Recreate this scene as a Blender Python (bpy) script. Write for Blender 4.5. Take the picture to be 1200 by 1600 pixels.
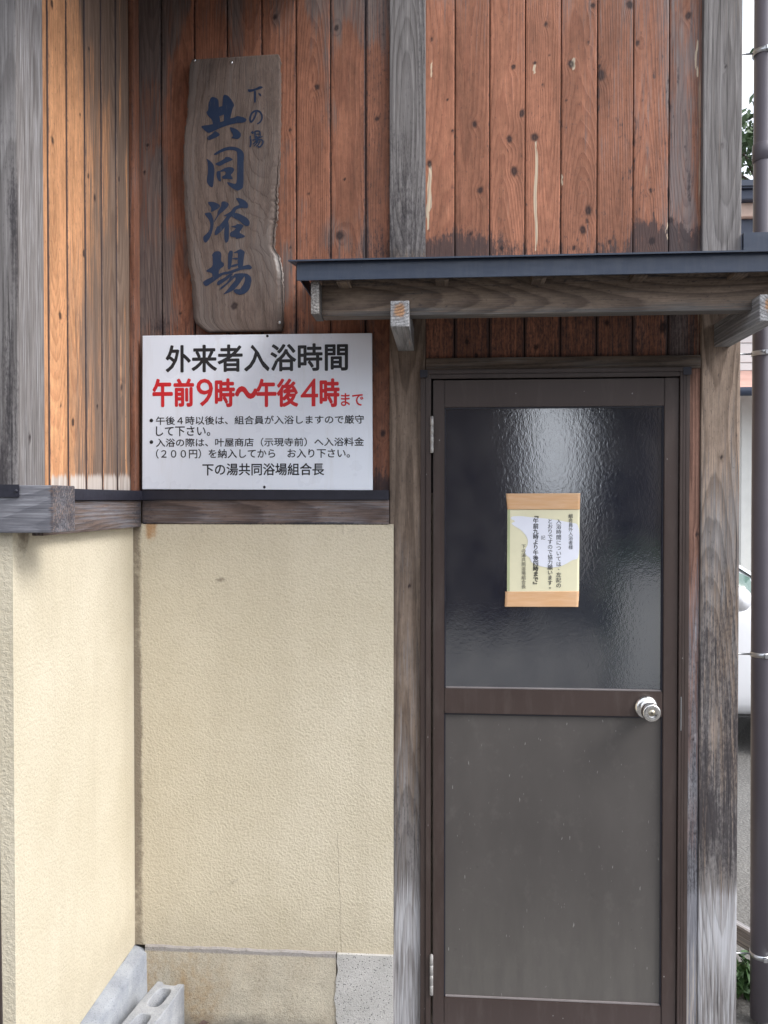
import bpy, bmesh, math, random
import numpy as np
from mathutils import Vector, Matrix
from mathutils.geometry import tessellate_polygon

for o in list(bpy.data.objects):
    bpy.data.objects.remove(o)
SC = bpy.context.scene
COL = SC.collection
R = math.radians

# ------------------------------------------------------------------ camera
FPX = 1300.0                       # focal length in pixels of the 1200 x 1600 picture
YAW = math.atan(95 / FPX)
PIT = math.atan(20 / FPX)
fw = np.array([-math.sin(YAW) * math.cos(PIT), math.cos(YAW) * math.cos(PIT), -math.sin(PIT)])
rt = np.array([math.cos(YAW), math.sin(YAW), 0.0])
up = np.cross(rt, fw)
EYE = np.array([0.0, -1.0, 0.0])

def ray(px, py):
    return fw * FPX + rt * (px - 600) + up * (800 - py)

def hit_y(px, py, Y=0.0):
    d = ray(px, py); t = (Y - EYE[1]) / d[1]
    return EYE + d * t

def hit_x(px, py, X):
    d = ray(px, py); t = (X - EYE[0]) / d[0]
    return EYE + d * t

# the two door posts stand 0.91 m apart, the ground meets the wall near row 1606
EYE = np.array([0.0, -0.91 / (hit_y(1126, 780)[0] - hit_y(636, 780)[0]), 0.0])
EYE[2] = -hit_y(500, 1606)[2]
def PX(px, Y=0.0, py=780): return float(hit_y(px, py, Y)[0])
def PZ(py, Y=0.0, px=640): return float(hit_y(px, py, Y)[2])

cam = bpy.data.cameras.new('camera'); cam_o = bpy.data.objects.new('camera', cam); COL.objects.link(cam_o)
cam.sensor_fit = 'VERTICAL'; cam.sensor_height = 24.0; cam.lens = 24.0 * FPX / 1600.0
cam.clip_start = 0.05; cam.clip_end = 2000
M = Matrix(((rt[0], up[0], -fw[0]), (rt[1], up[1], -fw[1]), (rt[2], up[2], -fw[2]))).to_4x4()
M.translation = Vector(EYE); cam_o.matrix_world = M
SC.camera = cam_o

# ------------------------------------------------------------------ light
SUN_EL, SUN_AZ = R(46), R(112)          # azimuth from +Y towards +X
W = bpy.data.worlds.new('World'); SC.world = W; W.use_nodes = True
nt = W.node_tree; nt.nodes.clear()
sky = nt.nodes.new('ShaderNodeTexSky'); sky.sky_type = 'NISHITA'; sky.sun_disc = False
sky.sun_elevation = SUN_EL; sky.sun_rotation = SUN_AZ
sky.air_density = 1.0; sky.dust_density = 6.0; sky.ozone_density = 1.5
bg = nt.nodes.new('ShaderNodeBackground'); bg.inputs['Strength'].default_value = 0.13
ow = nt.nodes.new('ShaderNodeOutputWorld')
hs_ = nt.nodes.new('ShaderNodeHueSaturation'); hs_.inputs['Saturation'].default_value = 0.32; hs_.inputs['Value'].default_value = 1.0
tc_ = nt.nodes.new('ShaderNodeTexCoord'); nz_ = nt.nodes.new('ShaderNodeTexNoise'); nz_.inputs['Scale'].default_value = 2.2; nz_.inputs['Detail'].default_value = 5
mr_ = nt.nodes.new('ShaderNodeMapRange'); mr_.inputs[1].default_value = .35; mr_.inputs[2].default_value = .65; mr_.inputs[3].default_value = .2; mr_.inputs[4].default_value = .75
mx_ = nt.nodes.new('ShaderNodeMix'); mx_.data_type = 'RGBA'; mx_.inputs[7].default_value = (8.8, 9.4, 10.4, 1)      # bright cloud
nt.links.new(tc_.outputs['Generated'], nz_.inputs['Vector']); nt.links.new(nz_.outputs[0], mr_.inputs[0]); nt.links.new(mr_.outputs[0], mx_.inputs['Factor'])
nt.links.new(sky.outputs[0], hs_.inputs['Color']); nt.links.new(hs_.outputs[0], mx_.inputs[6])
nt.links.new(mx_.outputs[2], bg.inputs[0]); nt.links.new(bg.outputs[0], ow.inputs[0])
sl = bpy.data.lights.new('sun', 'SUN'); sl.energy = 1.35; sl.angle = R(22); sl.color = (1, 0.985, 0.96)
so = bpy.data.objects.new('sun', sl); COL.objects.link(so)
sd = Vector((math.sin(SUN_AZ) * math.cos(SUN_EL), math.cos(SUN_AZ) * math.cos(SUN_EL), math.sin(SUN_EL)))
so.rotation_euler = sd.to_track_quat('Z', 'Y').to_euler(); so.location = sd * 20
SC.view_settings.view_transform = 'Standard'; SC.view_settings.look = 'None'
SC.view_settings.exposure = 0.93; SC.view_settings.gamma = 1.0

# ------------------------------------------------------------------ object helpers
def tag(o, label=None, cat=None, group=None, kind=None):
    if label: o['label'] = label
    if cat: o['category'] = cat
    if group: o['group'] = group
    if kind: o['kind'] = kind
    return o

def empty(name, loc=(0, 0, 0), parent=None):
    o = bpy.data.objects.new(name, None); COL.objects.link(o); o.location = loc
    o.empty_display_size = 0.1
    if parent: o.parent = parent
    return o

def link_mesh(name, me, mat=None, parent=None):
    o = bpy.data.objects.new(name, me); COL.objects.link(o)
    if mat is not None and not me.materials: me.materials.append(mat)
    if parent is not None: o.parent = parent
    return o

def mesh_from(name, verts, faces, mat=None, parent=None, smooth=False):
    me = bpy.data.meshes.new(name)
    me.from_pydata([tuple(map(float, v)) for v in verts], [], [tuple(f) for f in faces]); me.update()
    if smooth: me.polygons.foreach_set('use_smooth', [True] * len(me.polygons))
    return link_mesh(name, me, mat, parent)

class MB:
    """collects boxes, lathes, tubes into one mesh"""
    def __init__(s): s.v = []; s.f = []; s.sm = []
    def add(s, vs, fs, smooth=False):
        n = len(s.v); s.v += [tuple(map(float, v)) for v in vs]
        s.f += [tuple(i + n for i in f) for f in fs]; s.sm += [smooth] * len(fs)
    def box(s, a, b, bev=0.0015):
        a = np.minimum(a, b) * 1.0, np.maximum(a, b) * 1.0
        lo, hi = a
        bm = bmesh.new(); bmesh.ops.create_cube(bm, size=1)
        for v in bm.verts:
            v.co = Vector([(lo[i] + hi[i]) / 2 + v.co[i] * (hi[i] - lo[i]) for i in range(3)])
        if bev > 0:
            bev = min(bev, 0.3 * float(min(hi - lo)))
            bmesh.ops.bevel(bm, geom=bm.edges[:], offset=bev, segments=2, affect='EDGES')
        bm.verts.index_update()
        s.add([v.co for v in bm.verts], [[v.index for v in f.verts] for f in bm.faces]); bm.free()
        return s
    def hexa(s, p):
        """p: 8 corners, bottom ring 0-3 counter-clockwise seen from above, top ring 4-7"""
        s.add(p, [(3, 2, 1, 0), (4, 5, 6, 7), (0, 1, 5, 4), (1, 2, 6, 5), (2, 3, 7, 6), (3, 0, 4, 7)]); return s
    def lathe(s, prof, o, ax, seg=32):
        """prof: (radius, distance along ax)"""
        ax = Vector(ax).normalized(); q = ax.to_track_quat('Z', 'Y'); e1 = q @ Vector((1, 0, 0)); e2 = q @ Vector((0, 1, 0))
        o = Vector(o); vs = []; fs = []
        for r_, d in prof:
            for k in range(seg):
                t = 2 * math.pi * k / seg
                vs.append(o + ax * d + (e1 * math.cos(t) + e2 * math.sin(t)) * max(r_, 1e-5))
        for i in range(len(prof) - 1):
            for k in range(seg):
                k2 = (k + 1) % seg
                fs.append((i * seg + k, i * seg + k2, (i + 1) * seg + k2, (i + 1) * seg + k))
        s.add(vs, fs, True); return s
    def tube(s, pts, rad, seg=12):
        pts = [Vector(p) for p in pts]; vs = []; fs = []
        for i, p in enumerate(pts):
            d = (pts[min(i + 1, len(pts) - 1)] - pts[max(i - 1, 0)]).normalized()
            q = d.to_track_quat('Z', 'Y'); e1 = q @ Vector((1, 0, 0)); e2 = q @ Vector((0, 1, 0))
            rr = rad[i] if isinstance(rad, (list, tuple)) else rad
            for k in range(seg):
                t = 2 * math.pi * k / seg
                vs.append(p + (e1 * math.cos(t) + e2 * math.sin(t)) * rr)
        for i in range(len(pts) - 1):
            for k in range(seg):
                k2 = (k + 1) % seg
                fs.append((i * seg + k, i * seg + k2, (i + 1) * seg + k2, (i + 1) * seg + k))
        n = len(pts)
        fs.append(tuple(range(seg))[::-1]); fs.append(tuple((n - 1) * seg + k for k in range(seg)))
        s.add(vs, fs, True); return s
    def build(s, name, mat, parent=None):
        me = bpy.data.meshes.new(name); me.from_pydata(s.v, [], s.f); me.update()
        me.polygons.foreach_set('use_smooth', s.sm)
        return link_mesh(name, me, mat, parent)

# ------------------------------------------------------------------ noise in numpy
def vnoise(u, w, seed=0):
    u = np.asarray(u, float); w = np.asarray(w, float)
    iu = np.floor(u).astype(np.int64); iw = np.floor(w).astype(np.int64)
    fu = u - iu; fwv = w - iw
    fu = fu * fu * (3 - 2 * fu); fwv = fwv * fwv * (3 - 2 * fwv)
    def h(a, b):
        n = (a * 374761393 + b * 668265263 + seed * 974711) & 0xffffffff
        n = ((n ^ (n >> 13)) * 1274126177) & 0xffffffff
        return ((n ^ (n >> 16)) & 0xffff) / 65535.0
    a = h(iu, iw); b = h(iu + 1, iw); c = h(iu, iw + 1); d = h(iu + 1, iw + 1)
    return (a * (1 - fu) + b * fu) * (1 - fwv) + (c * (1 - fu) + d * fu) * fwv

def fbm(u, w, seed=0, n=3):
    s = 0; a = 0.5; t = 0
    for k in range(n):
        s = s + a * vnoise(u * 2 ** k, w * 2 ** k, seed + k * 17); t += a; a *= 0.55
    return s / t

def sstep(a, b, x):
    t = np.clip((np.asarray(x, float) - a) / (b - a), 0, 1); return t * t * (3 - 2 * t)

# ------------------------------------------------------------------ node helpers
class NT:
    def __init__(s, name):
        s.m = bpy.data.materials.new(name); s.m.use_nodes = True; s.t = s.m.node_tree; s.t.nodes.clear()
        s.out = s.t.nodes.new('ShaderNodeOutputMaterial'); s.b = s.t.nodes.new('ShaderNodeBsdfPrincipled')
        s.t.links.new(s.b.outputs[0], s.out.inputs[0])
    def put(s, inp, v):
        if hasattr(v, 'is_output') and v.is_output: s.t.links.new(v, inp)
        elif v is not None:
            if isinstance(v, (tuple, list)) and len(v) == 3 and inp.type == 'RGBA': v = (*v, 1)
            inp.default_value = v
    def math(s, op, a, b=None, c=None, clamp=False):
        n = s.t.nodes.new('ShaderNodeMath'); n.operation = op; n.use_clamp = clamp
        for i, v in enumerate((a, b, c)):
            if v is not None: s.put(n.inputs[i], v)
        return n.outputs[0]
    def vmath(s, op, a, b):
        n = s.t.nodes.new('ShaderNodeVectorMath'); n.operation = op
        s.put(n.inputs[0], a); s.put(n.inputs[1], b); return n.outputs[0]
    def mix(s, f, a, b, mode='MIX'):
        n = s.t.nodes.new('ShaderNodeMix'); n.data_type = 'RGBA'; n.blend_type = mode; n.clamp_factor = True
        s.put(n.inputs['Factor'], f); s.put(n.inputs[6], a); s.put(n.inputs[7], b); return n.outputs[2]
    def attr(s, name, kind='Fac'):
        n = s.t.nodes.new('ShaderNodeAttribute'); n.attribute_name = name; return n.outputs[kind]
    def noise(s, vec, scale, detail=3, rough=0.55, dist=0.0):
        n = s.t.nodes.new('ShaderNodeTexNoise')
        if vec is not None: s.put(n.inputs['Vector'], vec)
        n.inputs['Scale'].default_value = scale; n.inputs['Detail'].default_value = detail
        n.inputs['Roughness'].default_value = rough; n.inputs['Distortion'].default_value = dist
        return n.outputs[0]
    def voro(s, vec, scale, feat='F1'):
        n = s.t.nodes.new('ShaderNodeTexVoronoi'); n.feature = feat
        if vec is not None: s.put(n.inputs['Vector'], vec)
        n.inputs['Scale'].default_value = scale; return n.outputs[0]
    def pos(s):
        return s.t.nodes.new('ShaderNodeTexCoord').outputs['Object']
    def xyz(s, vec):
        n = s.t.nodes.new('ShaderNodeSeparateXYZ'); s.put(n.inputs[0], vec); return n.outputs
    def remap(s, v, a, b, c=0.0, d=1.0, smooth=False):
        n = s.t.nodes.new('ShaderNodeMapRange'); n.clamp = True
        if smooth: n.interpolation_type = 'SMOOTHSTEP'
        s.put(n.inputs[0], v)
        for i, q in enumerate((a, b, c, d)): s.put(n.inputs[1 + i], q)
        return n.outputs[0]
    def bump(s, h, strength=0.5, dist=0.002, normal=None):
        n = s.t.nodes.new('ShaderNodeBump'); n.inputs['Strength'].default_value = strength
        n.inputs['Distance'].default_value = dist; s.put(n.inputs['Height'], h)
        if normal is not None: s.put(n.inputs['Normal'], normal)
        return n.outputs[0]
    def end(s, col=None, rough=0.6, normal=None, **kw):
        if col is not None: s.put(s.b.inputs['Base Color'], col)
        s.put(s.b.inputs['Roughness'], rough)
        if normal is not None: s.put(s.b.inputs['Normal'], normal)
        for k, v in kw.items(): s.put(s.b.inputs[k.replace('_', ' ')], v)
        return s.m

def simple(name, col, rough=0.5, metal=0.0, var=0.12, vscale=9.0, bump=0.0, bscale=200, spec=0.5, coat=0.0):
    n = NT(name); p = n.pos()
    v = n.noise(p, vscale, 4, 0.6)
    f = n.remap(v, 0.3, 0.7, 1 - var, 1 + var)
    c = n.mix(1.0, col, n.mix(0.0, (1, 1, 1), (1, 1, 1)), 'MULTIPLY')
    mx = n.t.nodes.new('ShaderNodeVectorMath'); mx.operation = 'SCALE'
    n.put(mx.inputs[0], c); n.put(mx.inputs['Scale'], f)
    nm = n.bump(n.noise(p, bscale, 3), bump, 0.001) if bump else None
    return n.end(mx.outputs[0], n.remap(n.noise(p, vscale * 4, 3), 0.3, 0.7, rough * 0.85, min(1, rough * 1.15)), nm,
                 Metallic=metal, Specular_IOR_Level=spec, Coat_Weight=coat)

def wood_mat(name, early, late, ringfreq=160, ringstr=0.8, fibre=0.35, gd=(.13, .13, .15), gl=(.36, .36, .39),
             stain=(.028, .03, .045), bleach=(.62, .50, .36), knotc=(.020, .012, .014), bump=0.5, rough=0.7, tintvar=0.25):
    n = NT(name)
    wp = n.attr('wp', 'Vector'); ring = n.attr('ring'); tint = n.attr('tint'); knot = n.attr('knot')
    wx = n.attr('wx'); st = n.attr('st'); bl = n.attr('bl')
    fine = n.noise(n.vmath('MULTIPLY', wp, (420, 420, 9)), 1.0, 4, 0.65)
    mid = n.noise(n.vmath('MULTIPLY', wp, (90, 90, 3.2)), 1.0, 3, 0.6)
    big = n.noise(n.vmath('MULTIPLY', wp, (22, 22, 3.5)), 1.0, 3, 0.6)
    spots = n.noise(n.vmath('MULTIPLY', wp, (170, 170, 70)), 1.0, 3, 0.7)
    rr = n.math('FRACT', n.math('ADD', n.math('MULTIPLY', ring, ringfreq), n.math('MULTIPLY', mid, 0.45)))
    lw = n.math('MULTIPLY', n.remap(rr, 0.25, 0.9, 0, 1, True), n.remap(rr, 0.9, 1.0, 1, 0))
    base = n.mix(n.math('MULTIPLY', lw, ringstr), early, late)
    hair = n.noise(n.vmath('MULTIPLY', wp, (900, 900, 26)), 1.0, 3, 0.7)
    mott = n.noise(n.vmath('MULTIPLY', wp, (75, 75, 38)), 1.0, 4, 0.7)
    fac = n.math('ADD', n.math('MULTIPLY', n.math('SUBTRACT', fine, 0.5), fibre * 2.0), 1.0)
    fac = n.math('MULTIPLY', fac, n.math('ADD', 1.0, n.math('MULTIPLY', n.math('SUBTRACT', hair, 0.5), 0.9)))
    fac = n.math('MULTIPLY', fac, n.math('ADD', 1.0, n.math('MULTIPLY', n.math('SUBTRACT', mott, 0.5), 0.8)))
    fac = n.math('MULTIPLY', fac, n.math('ADD', 1.0, n.math('MULTIPLY', n.math('SUBTRACT', big, 0.5), 1.3)))
    fac = n.math('MULTIPLY', fac, n.math('ADD', 1.0, n.math('MULTIPLY', n.math('SUBTRACT', tint, 0.5), tintvar * 2)))
    def scale(c, f):
        m = n.t.nodes.new('ShaderNodeVectorMath'); m.operation = 'SCALE'; n.put(m.inputs[0], c); n.put(m.inputs['Scale'], f)
        return m.outputs[0]
    base = scale(base, fac)
    # dark flecks
    base = n.mix(n.math('MULTIPLY', n.remap(spots, 0.60, 0.72), 0.55), base, stain)
    strk = n.noise(n.vmath('MULTIPLY', wp, (210, 210, 5.5)), 1.0, 5, 0.68)
    # weathered grey
    gm = n.math('ADD', n.math('MULTIPLY', mid, 0.55), n.math('MULTIPLY', fine, 0.45))
    gcol = n.mix(n.remap(gm, 0.34, 0.66), gd, gl)
    gcol = n.mix(n.math('MULTIPLY', lw, 0.5), gcol, gd)
    gcol = n.mix(n.remap(hair, .54, .72, 0, .55), gcol, tuple(q * .45 for q in gd))
    wf = n.remap(n.math('ADD', wx, n.math('MULTIPLY', n.math('SUBTRACT', n.math('ADD', n.math('MULTIPLY', strk, .65), n.math('MULTIPLY', big, .35)), 0.5), 2.0)), 0.28, 0.72, 0, 1, True)
    chk = n.noise(n.vmath('MULTIPLY', wp, (260, 260, 3.2)), 1.0, 2, 0.5)
    gcol = n.mix(n.remap(chk, .66, .70, 0, .8), gcol, tuple(q * .22 for q in gd))
    col = n.mix(wf, base, scale(gcol, n.math('ADD', .8, n.math('MULTIPLY', big, .4))))
    # dark stain, plus shade painted in through the same mask
    sf = n.remap(n.math('ADD', st, n.math('MULTIPLY', n.math('SUBTRACT', n.math('ADD', n.math('MULTIPLY', strk, .55), n.math('MULTIPLY', spots, .45)), 0.5), 1.9)), 0.3, 0.8, 0, 0.88, True)
    col = n.mix(sf, col, stain)
    # bleached / gouged
    bf = n.remap(n.math('ADD', bl, n.math('MULTIPLY', n.math('SUBTRACT', n.math('ADD', n.math('MULTIPLY', strk, .7), n.math('MULTIPLY', fine, .3)), 0.5), 1.5)), 0.3, 0.78, 0, 1, True)
    col = n.mix(bf, col, scale(n.mix(n.math('MULTIPLY', lw, .5), bleach, gl), n.math('ADD', .75, n.math('MULTIPLY', fine, .5))))
    # knots: dark rim, brown heart
    kr = n.math('MULTIPLY', n.remap(n.math('ADD', knot, n.math('MULTIPLY', n.math('SUBTRACT', fine, .5), .3)), 0.05, 0.75, 0, .9, True), n.math('SUBTRACT', 1.0, n.math('MULTIPLY', n.remap(knot, 0.75, 1.0), 0.12)))
    col = n.mix(kr, col, knotc)
    h = n.math('ADD', n.math('MULTIPLY', lw, 0.6), n.math('MULTIPLY', fine, 0.7))
    h = n.math('SUBTRACT', n.math('ADD', h, n.math('MULTIPLY', hair, .5)), n.math('MULTIPLY', knot, 0.5))
    return n.end(col, rough, n.bump(h, bump, 0.0012), Specular_IOR_Level=0.3)

# ------------------------------------------------------------------ timber: a box whose faces carry the wood's growth rings
def timber(o, ex, ey, ez, size, seed=0, res=(0.006, 0.012), r=0.002, pith=None, knots=(), fn=None, wob=0.006, faces='flrtbk', warp=None, edge=0.0):
    """o = corner; ex across, ey into the wood (front face at 0), ez along. size = (across, thick, long)"""
    rg = np.random.RandomState(seed)
    o = np.array(o, float); E = [np.array(e, float) for e in (ex, ey, ez)]
    S = [float(s) for s in size]
    r = min(r, 0.3 * min(S))
    rs = (res[0], res[0], res[1])
    def ticks(i):
        n = max(1, int(round((S[i] - 2 * r) / rs[i])))
        return np.concatenate([[0.0], np.linspace(r, S[i] - r, n + 1), [S[i]]])
    T = [ticks(i) for i in range(3)]
    P = []; F = []; base = 0
    hand = np.dot(np.cross(E[0], E[1]), E[2])
    spec = {'f': (1, 0), 'k': (1, 1), 'l': (0, 0), 'r': (0, 1), 'b': (2, 0), 't': (2, 1)}
    for ch in faces:
        ax, end = spec[ch]
        a, b = [i for i in range(3) if i != ax]
        A, B = np.meshgrid(T[a], T[b], indexing='ij')
        L = np.zeros((A.size, 3)); L[:, a] = A.ravel(); L[:, b] = B.ravel(); L[:, ax] = S[ax] * end
        na, nb = len(T[a]), len(T[b])
        i0 = (np.arange(na - 1)[:, None] * nb + np.arange(nb - 1)[None, :]).ravel() + base
        q = np.stack([i0, i0 + nb, i0 + nb + 1, i0 + 1], 1)
        sgn = (1 if (a, b, ax) in ((0, 1, 2), (1, 2, 0), (2, 0, 1)) else -1) * (1 if end else -1) * (1 if hand > 0 else -1)
        if sgn < 0: q = q[:, ::-1]
        P.append(L); F.append(q); base += len(L)
    L = np.concatenate(P); F = np.concatenate(F)
    Sa = np.array(S)
    inner = np.clip(L, r, Sa - r); d = L - inner; nn = np.linalg.norm(d, axis=1)
    m = nn > r; D = L.copy(); D[m] = inner[m] + d[m] / nn[m][:, None] * r
    u, v, w = L[:, 0], L[:, 1], L[:, 2]
    if pith is None: pith = (S[0] * rg.uniform(0.2, 0.8), S[0] * rg.uniform(0.35, 0.9))
    u0 = pith[0] + (vnoise(w * 0.7 + seed, 0 * w + 3.3, seed) - .5) * wob * 8
    v0 = pith[1] + (vnoise(w * 1.1, 0 * w + 7.7, seed + 5) - .5) * wob * 14
    ring = np.sqrt((u - u0) ** 2 + (v - v0) ** 2) + (fbm(u * 14, w * 1.8, seed + 9) - .5) * wob * 1.6
    knot = np.zeros(len(L))
    for ku, kw, kr in knots:
        kk = np.sqrt((u - ku) ** 2 + ((w - kw) / 1.25) ** 2)
        ring = ring + kr * .8 * np.exp(-(kk / (kr * 1.6)) ** 2) * (1 if u0.mean() < ku else -1)
        th = np.arctan2(w - kw, u - ku)
        ks = .80 + .20 * ((ku * 7919 + kw * 104729) % 1.0)
        knot = np.maximum(knot, ks * 1.25 - kk / kr * (1 + .10 * np.sin(2 * th + ku * 900) + .06 * np.sin(5 * th + kw * 700)))
    X = o + D[:, :1] * E[0] + D[:, 1:2] * E[1] + D[:, 2:3] * E[2]
    z = np.zeros(len(L))
    g = fn(X, u, v, w) if fn else (z, z, z)
    if warp: X = warp(X, u, v, w)
    if edge: g = (g[0], g[1] + edge * sstep(.0048, .0018, np.minimum(u, S[0] - u)), g[2] - edge * sstep(.0048, .0018, np.minimum(u, S[0] - u)))
    wp = np.stack([u, v, w], 1) + rg.uniform(0, 7, 3)
    return dict(co=X, f=F, ring=ring, wp=wp, knot=np.clip(knot, 0, 1), tint=np.full(len(L), rg.uniform(0, 1)),
                wx=g[0] + z, st=g[1] + z, bl=g[2] + z)

def build_timber(name, ts, mat, parent=None):
    co = np.concatenate([t['co'] for t in ts]); off = 0; fs = []
    for t in ts: fs.append(t['f'] + off); off += len(t['co'])
    fs = np.concatenate(fs)
    me = bpy.data.meshes.new(name)
    me.vertices.add(len(co)); me.vertices.foreach_set('co', co.ravel().astype(np.float32))
    me.loops.add(fs.size); me.loops.foreach_set('vertex_index', fs.ravel().astype(np.int32))
    me.polygons.add(len(fs)); me.polygons.foreach_set('loop_start', np.arange(0, fs.size, 4, dtype=np.int32))
    me.polygons.foreach_set('use_smooth', np.ones(len(fs), bool))
    for k in ('ring', 'knot', 'tint', 'wx', 'st', 'bl'):
        a = me.attributes.new(k, 'FLOAT', 'POINT'); a.data.foreach_set('value', np.concatenate([t[k] for t in ts]).astype(np.float32))
    a = me.attributes.new('wp', 'FLOAT_VECTOR', 'POINT'); a.data.foreach_set('vector', np.concatenate([t['wp'] for t in ts]).ravel().astype(np.float32))
    me.update(calc_edges=True); me.validate()
    return link_mesh(name, me, mat, parent)

VX, VY, VZ = (1, 0, 0), (0, 1, 0), (0, 0, 1)
def post_box(x0, x1, y0, y1, z0, z1, **k):      # upright, front face towards -Y
    return timber((x0, y0, z0), VX, VY, VZ, (x1 - x0, y1 - y0, z1 - z0), **k)
def beam_box(x0, x1, y0, y1, z0, z1, **k):      # along X, front face towards -Y
    return timber((x0, y0, z0), VZ, VY, VX, (z1 - z0, y1 - y0, x1 - x0), **k)
def arm_box(x0, x1, y0, y1, z0, z1, **k):       # along Y, wide face sideways
    return timber((x0, y0, z0), VX, VZ, VY, (x1 - x0, z1 - z0, y1 - y0), **k)

# ------------------------------------------------------------------ materials
m_red = wood_mat('stained cedar', (.325, .138, .082), (.218, .081, .049), 150, .45, .38, gd=(.12, .09, .09), gl=(.25, .20, .185), stain=(.05, .036, .038), tintvar=.2)
m_left = wood_mat('weathered cedar', (.245, .104, .062), (.15, .058, .037), 150, .5, .45, gd=(.095, .072, .07), gl=(.21, .16, .14), stain=(.035, .026, .03), tintvar=.2)
m_ret = wood_mat('honey cedar', (.55, .285, .145), (.37, .165, .08), 130, .5, .34, gd=(.11, .074, .058), gl=(.29, .205, .155), stain=(.06, .045, .05), bleach=(.60, .54, .50), tintvar=.12)
m_post = wood_mat('post timber', (.235, .178, .140), (.118, .084, .064), 105, .75, .5, gd=(.10, .090, .088), gl=(.30, .282, .28), stain=(.035, .03, .034), bleach=(.45, .45, .475), bump=.8)
m_beam = wood_mat('canopy timber', (.155, .115, .088), (.07, .05, .04), 120, .75, .5, gd=(.07, .066, .066), gl=(.18, .165, .155), stain=(.03, .028, .035), bleach=(.42, .40, .38), bump=.8)
m_sill = wood_mat('sill timber', (.20, .145, .125), (.085, .06, .055), 110, .75, .5, gd=(.10, .10, .12), gl=(.30, .30, .33), stain=(.03, .03, .04), bleach=(.42, .44, .48), bump=.8)
m_trim = wood_mat('trim timber', (.25, .135, .10), (.12, .06, .045), 110, .7, .4, stain=(.03, .025, .03), bump=.7)
m_plaque = wood_mat('plaque timber', (.140, .104, .088), (.106, .076, .066), 46, .3, .6, gd=(.10, .08, .074), gl=(.19, .16, .145), stain=(.05, .04, .042), bleach=(.36, .33, .31), bump=.6, tintvar=0)
m_dark = simple('dark backing', (.012, .01, .01), .9)

def brown_metal():
    n = NT('brown aluminium'); p = n.pos()
    c = n.mix(n.remap(n.noise(p, 3, 3), .3, .7), (.045, .030, .026), (.058, .040, .036))
    sp = n.remap(n.voro(n.vmath('MULTIPLY', p, (1, 1, .8)), 30), 0.0, 0.075, 1, 0)
    gate = n.remap(n.noise(p, 9, 2), .52, .58)
    c = n.mix(n.math('MULTIPLY', n.math('MULTIPLY', sp, gate), .9), c, (.55, .53, .52))
    st = n.noise(n.vmath('MULTIPLY', p, (160, 160, 3)), 1, 3)
    c = n.mix(n.remap(n.noise(n.vmath('MULTIPLY', p, (30, 30, 6)), 1, 5, .7), .5, .8, 0, .35), c, (.12, .10, .09))
    return n.end(c, n.remap(st, .3, .7, .34, .48), n.bump(st, .06, .0005), Specular_IOR_Level=.5)
m_brown = brown_metal()

def frost_panel():
    n = NT('grey door panel'); p = n.pos(); z = n.xyz(p)[2]
    c = n.mix(n.remap(n.noise(n.vmath('MULTIPLY', p, (6, 6, 2.6)), 1, 4, .55), .3, .72), (.070, .063, .060), (.092, .083, .079))
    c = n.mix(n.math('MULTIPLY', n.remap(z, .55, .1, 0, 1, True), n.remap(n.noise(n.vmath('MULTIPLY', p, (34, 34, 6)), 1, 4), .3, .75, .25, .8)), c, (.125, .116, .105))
    sc = n.remap(n.noise(n.vmath('MULTIPLY', p, (190, 190, 34)), 1, 2), .735, .76)
    c = n.mix(n.math('MULTIPLY', sc, .5), c, (.4, .39, .38))
    sm_ = n.remap(n.noise(n.vmath('MULTIPLY', p, (17, 17, 13)), 1, 5, .7), .55, .72, 0, .32)
    c = n.mix(sm_, c, (.14, .13, .12))
    c = n.mix(n.remap(n.noise(n.vmath('MULTIPLY', p, (45, 45, 50)), 1, 4, .7), .66, .74, 0, .5), c, (.045, .04, .038))
    return n.end(c, .42, n.bump(n.noise(p, 500, 2), .12, .0004), Specular_IOR_Level=.45)
m_panel = frost_panel()

def door_glass():
    n = NT('obscure glass'); p = n.pos()
    a = n.noise(n.vmath('MULTIPLY', p, (270, 270, 250)), 1, 2, .5)
    b = n.noise(n.vmath('MULTIPLY', p, (115, 115, 95)), 1, 2, .5)
    lumps = n.noise(n.vmath('MULTIPLY', p, (9, 9, 7)), 1, 2)
    h = n.math('ADD', n.math('MULTIPLY', a, .55), n.math('MULTIPLY', b, .9))
    c = n.mix(n.remap(lumps, .35, .7), (.006, .009, .020), (.030, .032, .040))
    return n.end(c, .07, n.bump(h, .28, .00055), Specular_IOR_Level=1.0, IOR=2.1)
m_glass = door_glass()

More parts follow.
